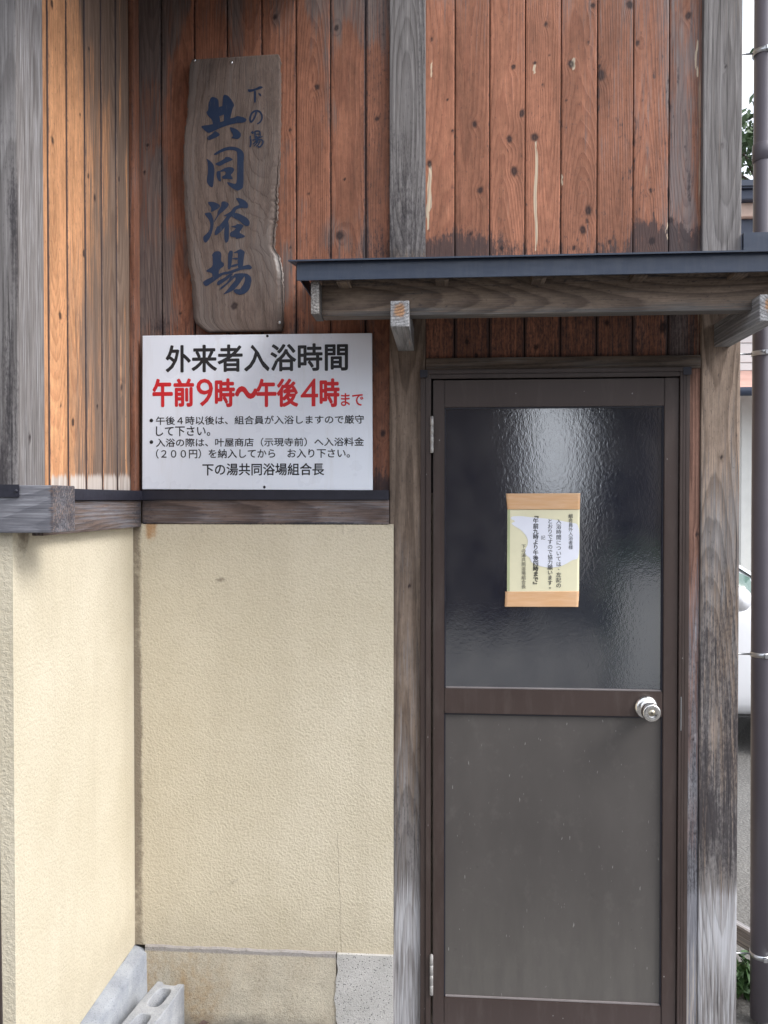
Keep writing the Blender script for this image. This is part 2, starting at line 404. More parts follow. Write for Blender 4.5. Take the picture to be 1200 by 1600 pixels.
def plaster():
    n = NT('cream stucco'); p = n.pos(); gr = n.attr('grime'); ru = n.attr('rust')
    v1 = n.noise(p, 135, 3, .6, .3); v2 = n.noise(p, 320, 3, .6); v3 = n.noise(p, 2.2, 5, .65)
    c = n.mix(n.remap(v3, .3, .7), (.565, .505, .385), (.66, .60, .48))
    c = n.mix(n.remap(n.noise(n.vmath('MULTIPLY', p, (11, 11, 1.1)), 1, 5, .65), .48, .75, 0, .22), c, (.44, .385, .29))
    c = n.mix(n.remap(n.noise(p, 7, 5, .7), .5, .75, 0, .2), c, (.50, .45, .33))
    c = n.mix(n.math('MULTIPLY', n.remap(v2, .55, .75), .25), c, (.42, .34, .23))
    c = n.mix(n.math('MULTIPLY', n.remap(v1, .5, .3), .28), c, (.40, .33, .22))
    gf = n.remap(n.math('ADD', gr, n.math('MULTIPLY', n.math('SUBTRACT', n.noise(p, 60, 4, .7), .5), .9)), .25, .85, 0, .8, True)
    c = n.mix(gf, c, (.17, .135, .105))
    rf = n.remap(n.math('ADD', ru, n.math('MULTIPLY', n.math('SUBTRACT', n.noise(p, 40, 4, .7), .5), .8)), .25, .8, 0, .8, True)
    c = n.mix(rf, c, (.42, .22, .09))
    zz = n.xyz(p)[2]
    c = n.mix(n.math('MULTIPLY', n.remap(n.math('ADD', zz, n.math('MULTIPLY', n.noise(p, 18, 4, .65), .22)), ZPB + .26, ZPB + .06), .38), c, (.36, .31, .23))
    # hairline cracks
    x, y, z = n.xyz(p)
    ck = n.math('ABSOLUTE', n.math('SUBTRACT', x, n.math('ADD', CRX, n.math('ADD', n.math('MULTIPLY', n.math('SUBTRACT', n.noise(n.vmath('MULTIPLY', p, (0, 0, 9)), 1, 4, .6), .5), .028), n.math('MULTIPLY', n.math('SUBTRACT', z, CRZ), -.03)))))
    ck = n.math('MULTIPLY', n.remap(ck, .0005, .0013, .5, 0), n.remap(z, CRZ, CRZ - .03))
    ck = n.math('MULTIPLY', ck, n.remap(y, -.05, -.03))
    c = n.mix(ck, c, (.16, .12, .09))
    h = n.math('ADD', n.math('MULTIPLY', n.remap(v1, .3, .7), 1.0), n.math('MULTIPLY', v2, .5))
    return n.end(c, .9, n.bump(h, .52, .0025), Specular_IOR_Level=.15)
CRX, CRZ = PX(527), PZ(1300)
ZPB = PZ(1492, -.004)          # bottom of the stucco
XW = PX(209)                        # plane of the side wall of the left wing
m_plaster = plaster()

def concrete(name, a, b, speck=.0, ochre=False, sc=14):
    n = NT(name); p = n.pos()
    v = n.noise(p, sc, 5, .65); f = n.noise(p, 260, 3, .7)
    c = n.mix(n.remap(v, .3, .7), a, b)
    c = n.mix(n.remap(f, .55, .8, 0, .35), c, (.1, .1, .11))
    if ochre:
        of = n.remap(n.noise(n.vmath('MULTIPLY', p, (13, 13, 5)), 1, 4, .6), .42, .62, 0, .8)
        of = n.math('MULTIPLY', of, n.remap(n.xyz(p)[0], XW + .16, XW + .34, 1, .15))
        of = n.math('MULTIPLY', of, n.remap(n.noise(p, 45, 4, .7), .35, .6, .3, 1))
        c = n.mix(of, c, (.42, .285, .15))
        c = n.mix(n.remap(n.math('ADD', n.xyz(p)[2], n.math('MULTIPLY', f, .006)), ZPB - .013, ZPB - .008), c, (.33, .31, .30))
        c = n.mix(n.remap(n.noise(p, 130, 4, .75), .5, .72, 0, .5), c, (.17, .14, .10))
        x, y, z = n.xyz(p)
        c = n.mix(n.remap(n.math('ADD', z, n.math('MULTIPLY', n.noise(p, 25, 3), .06)), .075, .02, 0, .75), c, (.10, .095, .09))
    if speck:
        c = n.mix(n.math('MULTIPLY', n.remap(n.voro(p, 130), .16, .26, 1, 0), speck), c, (.07, .07, .075))
        c = n.mix(n.math('MULTIPLY', n.remap(n.voro(p, 190), .14, .22, 1, 0), speck * .8), c, (.6, .6, .6))
    h = n.math('ADD', f, n.math('MULTIPLY', n.noise(p, 90, 3), .7))
    return n.end(c, .92, n.bump(h, .8, .0028), Specular_IOR_Level=.2)
m_conc = concrete('block concrete', (.25, .265, .295), (.41, .42, .445), .3)
m_foot = concrete('footing concrete', (.46, .415, .335), (.58, .53, .43), .1, True)
m_patch = concrete('aggregate concrete', (.44, .43, .415), (.55, .535, .52), .9)
m_footr = concrete('side footing concrete', (.24, .26, .30), (.40, .42, .455), .3, sc=9)
m_flash = simple('flashing metal', (.022, .022, .034), .4, 0, .2, 20, spec=.5)
def canopy_metal():
    n = NT('canopy metal'); p = n.pos()
    c = n.mix(n.remap(n.noise(n.vmath('MULTIPLY', p, (60, 60, 9)), 1, 5, .7), .45, .8, 0, .35), (.024, .036, .066), (.07, .08, .10))
    sp = n.math('MULTIPLY', n.remap(n.voro(p, 34), .0, .07, 1, 0), n.remap(n.noise(p, 9, 2), .54, .6))
    c = n.mix(n.math('MULTIPLY', sp, .6), c, (.4, .41, .42))
    return n.end(c, n.remap(n.noise(p, 25, 4), .3, .7, .3, .5), n.bump(n.noise(n.vmath('MULTIPLY', p, (5, 5, 14)), 1, 3), .35, .006), Specular_IOR_Level=.6)
m_roofm = canopy_metal()
m_pipe = simple('pipe plastic', (.115, .103, .122), .36, 0, .08, 6)
m_steel = simple('galvanised steel', (.55, .56, .58), .32, 1, .12, 40)
m_hinge = simple('dull hinge steel', (.40, .385, .375), .5, .6, .15, 60)
m_satin = simple('satin steel', (.72, .70, .68), .22, 1, .04, 30)
def enamel():
    n = NT('white sign enamel'); p = n.pos()
    c = n.mix(n.remap(n.noise(n.vmath('MULTIPLY', p, (40, 40, 4)), 1, 5, .7), .52, .85, 0, .30), (.80, .85, .95), (.55, .54, .52))
    sp = n.math('MULTIPLY', n.remap(n.voro(p, 38), .0, .05, 1, 0), n.remap(n.noise(p, 11, 2), .56, .62))
    c = n.mix(n.math('MULTIPLY', sp, .6), c, (.2, .16, .13))
    return n.end(c, n.remap(n.noise(p, 12, 3), .3, .7, .24, .38), n.bump(n.noise(p, 5, 2), .08, .004))
m_white = enamel()
m_black = simple('black paint', (.012, .012, .016), .5)
m_redp = simple('red paint', (.62, .015, .022), .5, 0, .04)
def ink():
    n = NT('flare-tinted black ink'); p = n.pos()
    w_ = n.noise(n.vmath('MULTIPLY', p, (160, 160, 30)), 1, 4, .7)
    c = n.mix(n.remap(w_, .60, .72, 0, .7), n.mix(n.noise(p, 30, 3), (.003, .013, .044), (.004, .021, .062)), (.075, .066, .07))  # black paint, with the blue of lens flare put into its colour
    return n.end(c, .5, n.bump(w_, .4, .0006))
m_ink = ink()
m_soot = simple('print ink', (.045, .045, .05), .7, 0, .3, 60)
m_soot2 = simple('faded print ink', (.16, .15, .12), .7, 0, .3, 60)

# ------------------------------------------------------------------ lettering
_txt_cache = {}
def text_geo(s, offset=0.0):
    k = (s, offset)
    if k not in _txt_cache:
        cu = bpy.data.curves.new('t', 'FONT'); cu.body = s; cu.size = 1; cu.offset = offset; cu.fill_mode = 'FRONT'; cu.resolution_u = 3
        ob = bpy.data.objects.new('t', cu); COL.objects.link(ob)
        bpy.context.view_layer.update()
        me = bpy.data.meshes.new_from_object(ob.evaluated_get(bpy.context.evaluated_depsgraph_get()))
        v = np.zeros(len(me.vertices) * 3); me.vertices.foreach_get('co', v); v = v.reshape(-1, 3)
        f = [tuple(p.vertices) for p in me.polygons]
        bpy.data.objects.remove(ob); bpy.data.curves.remove(cu); bpy.data.meshes.remove(me)
        _txt_cache[k] = (v, f)
    return _txt_cache[k]

def fit_text(mb, s, x0, x1, z0, z1, y, offset=0.0, keep=False, shear=0.0):
    v, f = text_geo(s)
    if len(v) == 0: return
    lo = v.min(0); hi = v.max(0)
    sx = (x1 - x0) / (hi[0] - lo[0]); sz = (z1 - z0) / (hi[1] - lo[1])
    thicken(mb, [((p[0] - lo[0]) * sx + x0, y, (p[1] - lo[1]) * sz + z0) for p in v], f, offset * sz)

def thicken(mb, w, f, d):
    """bolder strokes: the glyph and shifted copies of it, each a hair behind the last"""
    mb.add(w, f)
    if d <= 0: return
    for k in range(8):
        a = math.pi / 4 * k
        mb.add([(p[0] + math.cos(a) * d, p[1] + .00004 * (k + 1), p[2] + math.sin(a) * d) for p in w], f)

def char_at(mb, ch, cx, cz, em, y, offset=0.0):
    """one full-width character, its cell centred on cx, cz"""
    v, f = text_geo(ch)
    if len(v) == 0: return
    vc, _ = text_geo('国', 0)
    c0 = (vc.min(0) + vc.max(0)) / 2; sc = em / (vc.max(0) - vc.min(0))[1] * .92
    thicken(mb, [(cx + (p[0] - c0[0]) * sc, y, cz + (p[1] - c0[1]) * sc) for p in v], f, offset * sc)

def chaikin(p, n=2):
    for _ in range(n):
        q = []
        for i in range(len(p)):
            a = np.array(p[i], float); b = np.array(p[(i + 1) % len(p)], float)
            q += [a * .8 + b * .2, a * .2 + b * .8]
        p = q
    return p

def fill_poly(mb, pts, y):
    tr = tessellate_polygon([[Vector((p[0], p[1], 0)) for p in pts]])
    vs = [(p[0], y, p[1]) for p in pts]; fs = []
    for a, b, c in tr:
        ax, az = pts[a][0], pts[a][1]
        s = (pts[b][0] - ax) * (pts[c][1] - az) - (pts[b][1] - az) * (pts[c][0] - ax)
        fs.append((a, b, c) if s > 0 else (c, b, a))
    mb.add(vs, fs)

# =================================================================== THE BATHHOUSE
YF = float(hit_x(20, 900, XW)[1])   # front of the left wing
ZG = 0.0
XL, XR = PX(608.5), PX(664.5)       # left door post
XR0, XR1 = PX(1094.5), PX(1155.5)   # right door post
ZTOP = 4.5
bath = empty('bathhouse', (0, 0, 0))
tag(bath, 'weathered wooden bathhouse entrance with red-brown boards above cream stucco and a brown door', 'building')

def zpy(X):      # approximate picture row on the wall plane, for weathering that follows height
    return 780 - (X[:, 2] - EYE[2]) / (-EYE[1]) * FPX

def ramp(x, pts):
    xs, ys = zip(*pts); return np.interp(x, xs, ys)

def gouges(X, lst):
    """light scratches: (px, y0, y1, width px)"""
    out = np.zeros(len(X))
    for gx, a, b, wd in lst:
        x = PX(gx, .014); z0 = PZ(a, .014); z1 = PZ(b, .014)
        t = np.clip((z0 - X[:, 2]) / (z0 - z1), 0, 1)
        ww = wd * .00186 * (.25 + .75 * np.sin(np.pi * np.clip(t, .03, .97)) ** .6)
        m = (X[:, 2] < z0) & (X[:, 2] > z1)
        out = np.maximum(out, np.where(m, np.clip(1.5 - np.abs(X[:, 0] - x - .002 * np.sin(t * 9)) / ww, 0, 1.2), 0))
    return out

# --- boards over the door
YB = 0.014
kz = [(775, 43, 14), (524, 90, 10), (951, 82, 13), (799, 157, 11), (427, 214, 8), (491, 204, 7), (600, 212, 12), (689, 248, 16), (684, 222, 9), (453, 354, 11),
      (311, 382, 12), (415, 430, 12), (491, 427, 15), (430, 526, 15), (328, 581, 12), (653, 650, 16), (637, 707, 13), (650, 682, 8), (901, 685, 12), (299, 712, 9),
      (845, 745, 13), (610, 760, 9), (717, 745, 8), (182, 122, 6), (229, 305, 5), (175, 497, 12), (652, 150, 6), (586, 320, 6), (392, 757, 8), (515, 272, 6),
      (245, 400, 6), (840, 595, 7), (289, 1035, 10), (317, 1078, 8), (497, 1055, 11), (710, 985, 9), (880, 1000, 16), (535, 185, 5), (664, 40, 9)]
knots_px = [(x / 1.935 + 580, y / 1.935, r_ / 1.935) for x, y, r_ in kz]
lines = [665, 710, 764, 819, 874.6, 931, 987, 1042.5, 1093.5]
def fn_right(X, u, v, w):
    py = zpy(X); px = 695 + X[:, 0] / .00186
    n1 = vnoise(px / 9, py / 60, 3); n2 = fbm(px / 34, py / 70, 8)
    wx = .12 + .22 * sstep(760, 1090, px) * (n2 > 0) + .40 * np.exp(-((px - 1062) / 22) ** 2) * sstep(20, 120, py) * n2 * 1.7
    wx = wx + .22 * sstep(200, -60, py)
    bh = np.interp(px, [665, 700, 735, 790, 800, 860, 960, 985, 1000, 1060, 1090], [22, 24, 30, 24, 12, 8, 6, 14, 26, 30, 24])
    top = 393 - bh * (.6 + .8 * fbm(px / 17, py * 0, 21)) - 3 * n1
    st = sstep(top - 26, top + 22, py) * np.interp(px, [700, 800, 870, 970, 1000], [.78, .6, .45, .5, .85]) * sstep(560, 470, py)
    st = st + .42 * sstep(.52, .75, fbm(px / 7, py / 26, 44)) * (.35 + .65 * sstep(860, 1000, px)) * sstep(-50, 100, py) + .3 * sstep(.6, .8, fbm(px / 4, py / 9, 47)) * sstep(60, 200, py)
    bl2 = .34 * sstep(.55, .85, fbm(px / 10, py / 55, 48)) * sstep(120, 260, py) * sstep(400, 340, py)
    st = np.where(py > 440, .56, st)  # boards under the canopy painted darker to deepen its shadow
    bl = gouges(X, [(836, 228, 396, 2.5), (673.5, 88, 132, 1.2), (671, 255, 330, 3.2), (1084, 75, 140, 1.6), (668, 300, 360, 2), (833, 106, 124, 2), (893, 100, 118, 3.5), (1040, 355, 385, 1.2), (876, 280, 296, 2)])
    edge = np.exp(-((px - 1090.5) / 1.6) ** 2) * sstep(60, 160, py) * .8
    return wx, st, np.maximum(np.maximum(bl, edge), bl2)
ts = []
Z0, Z1 = PZ(568), ZTOP
for i in range(8):
    a, b = PX(lines[i], YB) + .0012, PX(lines[i + 1], YB) - .0012
    if i == 0: a = XR - .004
    if i == 7: b = XR0 + .004
    kn = []
    for kx, ky, kr in knots_px:
        if lines[i] - 3 <= kx < lines[i + 1] - 3: kn.append((PX(kx, YB) - a, PZ(ky, YB) - Z0, kr * .00186))
    rg = random.Random(i)
    for q in range(3): kn.append((rg.uniform(0.01, b - a - .01), rg.uniform(PZ(-20) - Z0, Z1 - Z0), rg.uniform(.006, .014)))
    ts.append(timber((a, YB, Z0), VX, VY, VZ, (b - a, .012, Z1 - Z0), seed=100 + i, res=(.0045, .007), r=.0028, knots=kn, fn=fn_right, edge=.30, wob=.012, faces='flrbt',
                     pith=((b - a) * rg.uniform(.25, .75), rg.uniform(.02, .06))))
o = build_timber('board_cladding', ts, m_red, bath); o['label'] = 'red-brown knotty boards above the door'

# --- boards beside the plaque
lines2 = [219, 254.5, 306, 357, 410.5, 463.5, 517, 571.5, 609]
kz2 = [(808, 33, 11), (987, 73, 10), (1105, 345, 10), (852, 370, 8), (996, 686, 16), (930, 245, 10), (427, 483, 6), (600, 200, 6), (1122, 1269, 13), (1010, 520, 5), (905, 560, 6), (530, 905, 6)]
knots2 = [(x / 1.875, y / 1.875, r_ / 1.875) for x, y, r_ in kz2]
def fn_left(X, u, v, w):
    py = zpy(X); px = 695 + X[:, 0] / .00186
    n2 = fbm(px / 30, py / 90, 31); n1 = fbm(px / 8, py / 50, 33)
    wx = .10 + .45 * sstep(270, 225, px) + .30 * sstep(.45, .7, n2) + .2 * np.exp(-((py - 430) / 70) ** 2)
    wx = wx + .30 * sstep(160, -40, py)
    st = .16 + .45 * sstep(740, 770, py + 26 * n1) * (n2 > .3) + .55 * np.exp(-((py - 505) / 20) ** 2) * n1 * (px < 470)
    st = st + .35 * sstep(340, 400, py) * sstep(420, 395, py) * (px > 470) * n1 + .18 * (px > 560)
    bl = gouges(X, [(447, 404, 408, 3)])
    return wx, st, bl
ts = []
Z0 = PZ(770)
for i in range(8):
    a, b = PX(lines2[i], YB) + .0012, PX(lines2[i + 1], YB) - .0012
    if i == 0: a = XW + .001
    if i == 7: b = XL + .004
    kn = [(PX(kx, YB) - a, PZ(ky, YB) - Z0, kr * .00186) for kx, ky, kr in knots2 if lines2[i] - 3 <= kx < lines2[i + 1] - 3]
    rg = random.Random(50 + i)
    for q in range(2): kn.append((rg.uniform(0.01, b - a - .01), rg.uniform(.4, Z1 - Z0), rg.uniform(.004, .008)))
    ts.append(timber((a, YB, Z0), VX, VY, VZ, (b - a, .012, Z1 - Z0), seed=200 + i, res=(.005, .008), r=.0028, knots=kn, fn=fn_left, edge=.35, wob=.012, faces='flrbt',
                     pith=((b - a) * rg.uniform(.25, .75), rg.uniform(.02, .06))))
o = build_timber('board_cladding', ts, m_left, bath); o['label'] = 'dull brown boards behind the signs'

# --- boards of the left wing's side wall, facing right
def sideY(px): return float(hit_x(px, 600, XW + .002)[1])
lr = [68, 77, 106.5, 134.5, 160, 183, 204]
ys = [sideY(p) for p in lr] + [-0.002]
ys[0] -= .012
def fn_ret(X, u, v, w):
    i = X[:, 1]; py = 780 - (X[:, 2] - EYE[2]) / (X[:, 1] - EYE[1]) * FPX
    n1 = fbm(i * 90, X[:, 2] * 2, 61); n2 = fbm(i * 20, X[:, 2] * 1.4, 63)
    f = np.interp(i, [ys[0], ys[2] - .001, ys[2], ys[3], ys[4], ys[5], 0], [.05, .10, .50, .66, .78, .80, .55])
    brd = np.interp(i, ys, range(len(ys))).astype(int); wx = f + (n2 - .5) * .9 * sstep(ys[2], ys[3], i) + np.array([0, -.04, -.10, .06, -.03, .12, -.05, 0])[brd] - .22 * sstep(520, 250, py) * sstep(-60, 120, py) * (brd < 5) + .30 * sstep(200, -60, py) * sstep(ys[2], ys[4], i)
    wx = np.clip(wx, 0, 1) * (1 - .6 * sstep(.6, .75, n1) * (i > ys[5]))
    st = .4 * sstep(640, 730, py) * sstep(740, 715, py) * (i > ys[3]) * n1 + .25 * (i > ys[6] + .01) + .3 * sstep(100, -100, py) * sstep(ys[3], ys[5], i)
    bl = .85 * sstep(735 - 14 * n1, 752, py) * (i > ys[1])
    return wx, st, bl
kr_px = [(82, 219, 5), (138, 275, 4), (148, 309, 3.5), (131, 396, 4), (94, 493, 4), (81, 6, 4), (125, 180, 3), (139, 77, 3), (186, 280, 3), (95, 633, 2.4), (114, 660, 4), (152, 635, 3.5), (190, 605, 5), (60, 300, 2)]
ts = []
for i in range(7):
    a, b = ys[i] + .0028, ys[i + 1] - .0028
    kn = []
    for kx, ky, kr in kr_px:
        h = hit_x(kx, ky, XW + .002)
        if a < h[1] < b: kn.append((h[1] - a, h[2] - Z0, kr * .0024))
    rg = random.Random(80 + i)
    ts.append(timber((XW + .002, a, Z0), VY, (-1, 0, 0), VZ, (b - a, .012, Z1 - Z0), seed=300 + i, res=(.005, .008), r=.0036, knots=kn, fn=fn_ret, edge=.9, wob=.012, faces='flrbt',
                     pith=((b - a) * rg.uniform(.25, .75), rg.uniform(.02, .06))))
o = build_timber('board_cladding', ts, m_ret, bath); o['label'] = 'honey and grey boards of the side wall'
# the inner corner's slim batten
ts = [timber((XW + .0025, -.034, Z0), VX, VY, VZ, (.016, .046, Z1 - Z0), seed=340, r=.002, fn=lambda X, u, v, w: (.35 + 0 * u, .28 + 0 * u, 0 * u))]
build_timber('corner_batten', ts, m_left, bath)

# --- posts
def fn_postl(X, u, v, w):
    py = zpy(X); n1 = fbm(u * 60, w * 3, 71); n2 = fbm(u * 25, w * 6, 72)
    wx = ramp(py, [(-300, .85), (380, .85), (400, .5), (520, -.1), (700, .02), (850, .25), (1150, .36), (1300, .7), (1700, 1)])
    st = ramp(py, [(0, .2), (180, .25), (330, .55), (400, .5), (430, .12), (520, .12), (1120, .12), (1290, .42), (1390, .28), (1440, 0), (1700, 0)]) * (.5 + n2)
    st = st + .35 * np.exp(-((u - .095) / .012) ** 2) * sstep(300, 0, py)
    bl = ramp(py, [(1300, 0), (1340, .2), (1440, .65), (1520, .5), (1600, .6)]) * (.6 + .8 * n1)
    bl = bl + .35 * sstep(.55, .8, n1) * ramp(py, [(200, 0), (300, .6), (390, .4), (400, 0)])
    return wx, st, np.where(py < 200, 0, bl)
pl = post_box(XL, XR, 0, .105, ZG + .01, ZTOP, seed=401, res=(.005, .010), r=.003, fn=fn_postl, wob=.010, pith=(.055, .035),
              knots=[(.060, PZ(915) - .01, .005)])
o = build_timber('door_post', [pl], m_post, bath)

def fn_postr(X, u, v, w):
    py = zpy(X); n1 = fbm(u * 60, w * 3, 75); n2 = fbm(u * 25, w * 6, 76)
    wx = ramp(py, [(-300, .8), (390, .85), (400, .7), (520, .15), (700, .3), (850, .6), (1150, .55), (1300, .7), (1700, .9)])
    st = ramp(py, [(0, .05), (390, .1), (500, .2), (840, .2), (900, .42), (1100, .55), (1280, .75), (1350, .5), (1400, 0), (1700, 0)]) * (.45 + n2)
    bl = ramp(py, [(1340, 0), (1390, .55), (1450, .7), (1520, .55), (1560, .45), (1700, .45)]) * (.6 + .8 * n1)
    bl = bl + .55 * np.exp(-((u - .066) / .006) ** 2) * np.exp(-((py - 925) / 25) ** 2)
    return wx, st, bl
pr = post_box(XR0, XR1, -.002, .105, ZG + .01, ZTOP, seed=402, res=(.005, .010), r=.003, fn=fn_postr, wob=.012, pith=(.06, .03),
              knots=[(.063, PZ(130), .005), (.055, PZ(248), .006), (.058, PZ(722), .007)])
o = build_timber('door_post', [pr], m_post, bath)
# slim trim between door frame and right post, lintel
def fn_trim(X, u, v, w):
    py = zpy(X); n2 = fbm(u * 40, w * 5, 78)
    return ramp(py, [(560, .25), (640, .1), (800, .1), (900, .4), (1150, .6), (1300, .6), (1400, .9), (1700, .9)]), ramp(py, [(570, .3), (600, .1), (850, .1), (1000, .4), (1300, .5), (1380, .5), (1420, 0)]) * (.5 + n2), ramp(py, [(1400, 0), (1480, .4), (1600, .4)])
build_timber('door_trim', [post_box(PX(1074), XR0 - .001, .003, .06, ZG + .01, PZ(580), seed=403, r=.002, fn=fn_trim, pith=(.018, .03), knots=[(.03, PZ(838), .008), (.02, PZ(1150), .007), (.03, PZ(1295), .006)])], m_trim, bath)
build_timber('lintel', [beam_box(XR + .001, XR0 - .001, -.001, .06, PZ(580), PZ(560), seed=404, r=.002, pith=(.018, .05), fn=lambda X, u, v, w: (.35 + 0 * u, .12 + 0 * u, 0 * u))], m_beam, bath)

# --- corner post of the left wing: its right face is the sunlit grey one
XC = XW + .010
yc0 = float(hit_x(27, 400, XC)[1]); yc1 = float(hit_x(69, 400, XC)[1])
ZSB = PZ(781, .0)          # top of the sill beams
ZST = PZ(821, .0)          # bottom of the sill beams
zcs = float(hit_x(60, 768, XC)[2])
def fn_corner(X, u, v, w):
    n2 = fbm(u * 40 + v * 33, w * 3, 81); n1 = fbm(u * 14 + v * 11, w * 1.6, 83)
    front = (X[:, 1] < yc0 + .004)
    st = np.where(front, .25 + .55 * sstep(.45, .7, n1), .04 + .1 * n1)  # front face painted darker to stand in for its shade
    return .92 + 0 * u, st, np.where(front, 0, .22 + .3 * n2)
cp = timber((XC, yc0, zcs), VY, (-1, 0, 0), VZ, (yc1 - yc0, .105, ZTOP - zcs), seed=405, res=(.005, .010), r=.003, fn=fn_corner, wob=.012, pith=(.06, .05), knots=[(.05, .12, .008)])
build_timber('corner_post', [cp], m_post, bath)
# boards on the wing's front, left of its corner post
ts = []
for i in range(12):
    x1 = XC - .105 - .001 - i * .1; x0 = x1 - .0975
    ts.append(timber((x0, yc0 + .012, zcs), VX, VY, VZ, (x1 - x0, .012, ZTOP - zcs), seed=420 + i, res=(.012, .03), r=.0028, wob=.012, faces='flr', fn=lambda X, u, v, w: (.7 + 0 * u, .2 + 0 * u, 0 * u)))
build_timber('board_cladding', ts, m_left, bath)['label'] = 'grey boards on the wing front'

# --- sill beams
def fn_sill(X, u, v, w):
    n1 = fbm(u * 90, w * 5, 91); n2 = fbm(u * 30, w * 2.5, 92)
    st = .15 + .75 * sstep(.022, .004, u) * sstep(.35, .6, n2) + .3 * sstep(.12, .0, w)
    return .42 + .5 * (n2 - .5), st, 0 * u
XSR = XL - .001
build_timber('sill_beam', [beam_box(XW + .028, XSR, -.006, .09, ZST, ZSB, seed=501, r=.002, res=(.004, .009), fn=fn_sill, wob=.004, pith=(.03, .16))], m_sill, bath)
ybf = YF - .022
XBE = float(hit_y(83, 795, ybf)[0])
yb1 = float(hit_x(118, 790, XBE)[1])
build_timber('sill_beam', [timber((XW + .026, yb1, ZST - .006), VZ, (-1, 0, 0), VY, (ZSB - ZST + .004, .09, -.008 - yb1 + .0), seed=502, r=.002, res=(.004, .008), fn=lambda X, u, v, w: (.42 + 0 * u, .1 + .5 * sstep(.0, .12, w - .5), .05 + 0 * u), wob=.012, pith=(.0, .03))], m_sill, bath)
# big beam along the wing's front, its sawn end pointing right
ybf = YF - .022
XBE = float(hit_y(83, 795, ybf)[0])
zb1 = float(hit_y(83, 758, ybf)[2]); zb0 = float(hit_y(83, 833, ybf)[2])
def fn_big(X, u, v, w):
    endf = X[:, 0] > XBE - .004
    n1 = fbm(u * 60, v * 60 + w * 4, 95)
    return np.where(endf, .55, .95), np.where(endf, .46 + .5 * (n1 - .3), .06 + .25 * n1), np.where(endf, 0, .3)
build_timber('sill_beam', [beam_box(-2.3, XBE, ybf, yb1 - .001, zb0, zb1, seed=503, r=.003, res=(.005, .010), fn=fn_big, wob=.01, pith=(.05, .16))], m_sill, bath)
# --- drip flashing above the sills
zf1, zf0 = PZ(766), PZ(781)
mb = MB(); mb.box((XW + .024, -.014, zf0), (XSR, .02, zf1 + .0), .001); mb.build('flashing', m_flash, bath)
mb = MB(); mb.box((XW + .002, yb1 + .002, zf0 - .001), (XW + .034, -.015, zf1 - .001), .001); mb.build('flashing', m_flash, bath)
zq1, zq0 = float(hit_y(15, 757, ybf)[2]), float(hit_y(15, 777, ybf)[2])
mb = MB(); mb.box((-2.3, ybf - .004, zq0), (float(hit_y(31, 770, ybf)[0]), ybf - .001, zq1), .0008)
mb.lathe([(0, 0), (.004, 0), (.003, .002), (0, .0025)], (float(hit_y(27, 767, ybf)[0]), ybf - .004, (zq0 + zq1) / 2), (0, -1, 0), 12)
mb.build('flashing', m_flash, bath)

# --- stucco
def grid_wall(name, o, ea, eb, la, lb, step, mat, gf, rf, parent=bath):
    na, nb = int(la / step) + 1, int(lb / step) + 1
    A, B = np.meshgrid(np.linspace(0, la, na), np.linspace(0, lb, nb), indexing='ij')
    a, b = A.ravel(), B.ravel()
    co = np.array(o) + a[:, None] * np.array(ea) + b[:, None] * np.array(eb)
    i0 = (np.arange(na - 1)[:, None] * nb + np.arange(nb - 1)[None, :]).ravel()
    q = np.stack([i0, i0 + nb, i0 + nb + 1, i0 + 1], 1)
    me = bpy.data.meshes.new(name); me.from_pydata(co.tolist(), [], q.tolist()); me.update()
    me.polygons.foreach_set('use_smooth', [True] * len(q))
    for k, f in (('grime', gf), ('rust', rf)):
        at = me.attributes.new(k, 'FLOAT', 'POINT'); at.data.foreach_set('value', (f(a, b) + 0 * a).astype(np.float32))
    return link_mesh(name, me, mat, parent)
XPR = PX(615, -.006)
Lb = ZST - ZPB + .004
zero = lambda a, b: 0 * a
def g_main(a, b):
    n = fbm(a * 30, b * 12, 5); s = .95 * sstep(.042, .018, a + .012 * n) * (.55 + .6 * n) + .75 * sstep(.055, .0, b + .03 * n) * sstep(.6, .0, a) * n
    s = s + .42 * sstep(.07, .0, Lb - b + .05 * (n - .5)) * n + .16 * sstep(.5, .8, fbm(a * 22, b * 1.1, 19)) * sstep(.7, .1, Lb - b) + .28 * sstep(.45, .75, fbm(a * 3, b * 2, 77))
    d = np.hypot((a - .27) / .02, (b - (PZ(908) - ZPB)) / .008); s = s + .7 * np.exp(-d * d)
    t = np.abs((b - .16) - (a - .22) * .5) ; s = s + .24 * np.exp(-(t / .008) ** 2) * sstep(.2, .24, a) * sstep(.40, .30, a)
    return s
def r_main(a, b):
    top = Lb - b; n = fbm(a * 60, b * 5, 9)
    return .9 * np.exp(-((a - .055) / .025) ** 2) * sstep(.10, .0, top) * (.4 + n)
grid_wall('stucco_wall', (XW, -.006, ZPB), VX, VZ, XPR - XW, Lb, .006, m_plaster, g_main, r_main)['label'] = 'cream stucco wall under the white sign'
mb = MB(); mb.box((XW, -.0055, ZPB + .001), (XPR - .0005, .05, ZST - .0005), .0)   # the body behind it
LR = -YF
def g_ret(a, b):
    n = fbm(a * 30, b * 9, 15); s = .8 * np.exp(-((a - .05) / .035) ** 2) * sstep(.10, .0, Lb - b - .0) * (.4 + n) + .5 * sstep(.02, .0, LR - a) * n
    return s + .35 * sstep(.04, 0, b) * n
o = grid_wall('stucco_wall', (XW, YF, ZPB), VY, VZ, LR, Lb + .001, .008, m_plaster, g_ret, zero); o['label'] = 'cream stucco side wall turned to the right'
grid_wall('stucco_wall', (-2.3, YF, ZPB), VX, VZ, XW + 2.3, float(hit_y(10, 834, YF)[2]) - ZPB + .01, .012, m_plaster, lambda a, b: .1 + 0 * a, zero)['label'] = 'stucco on the wing front'

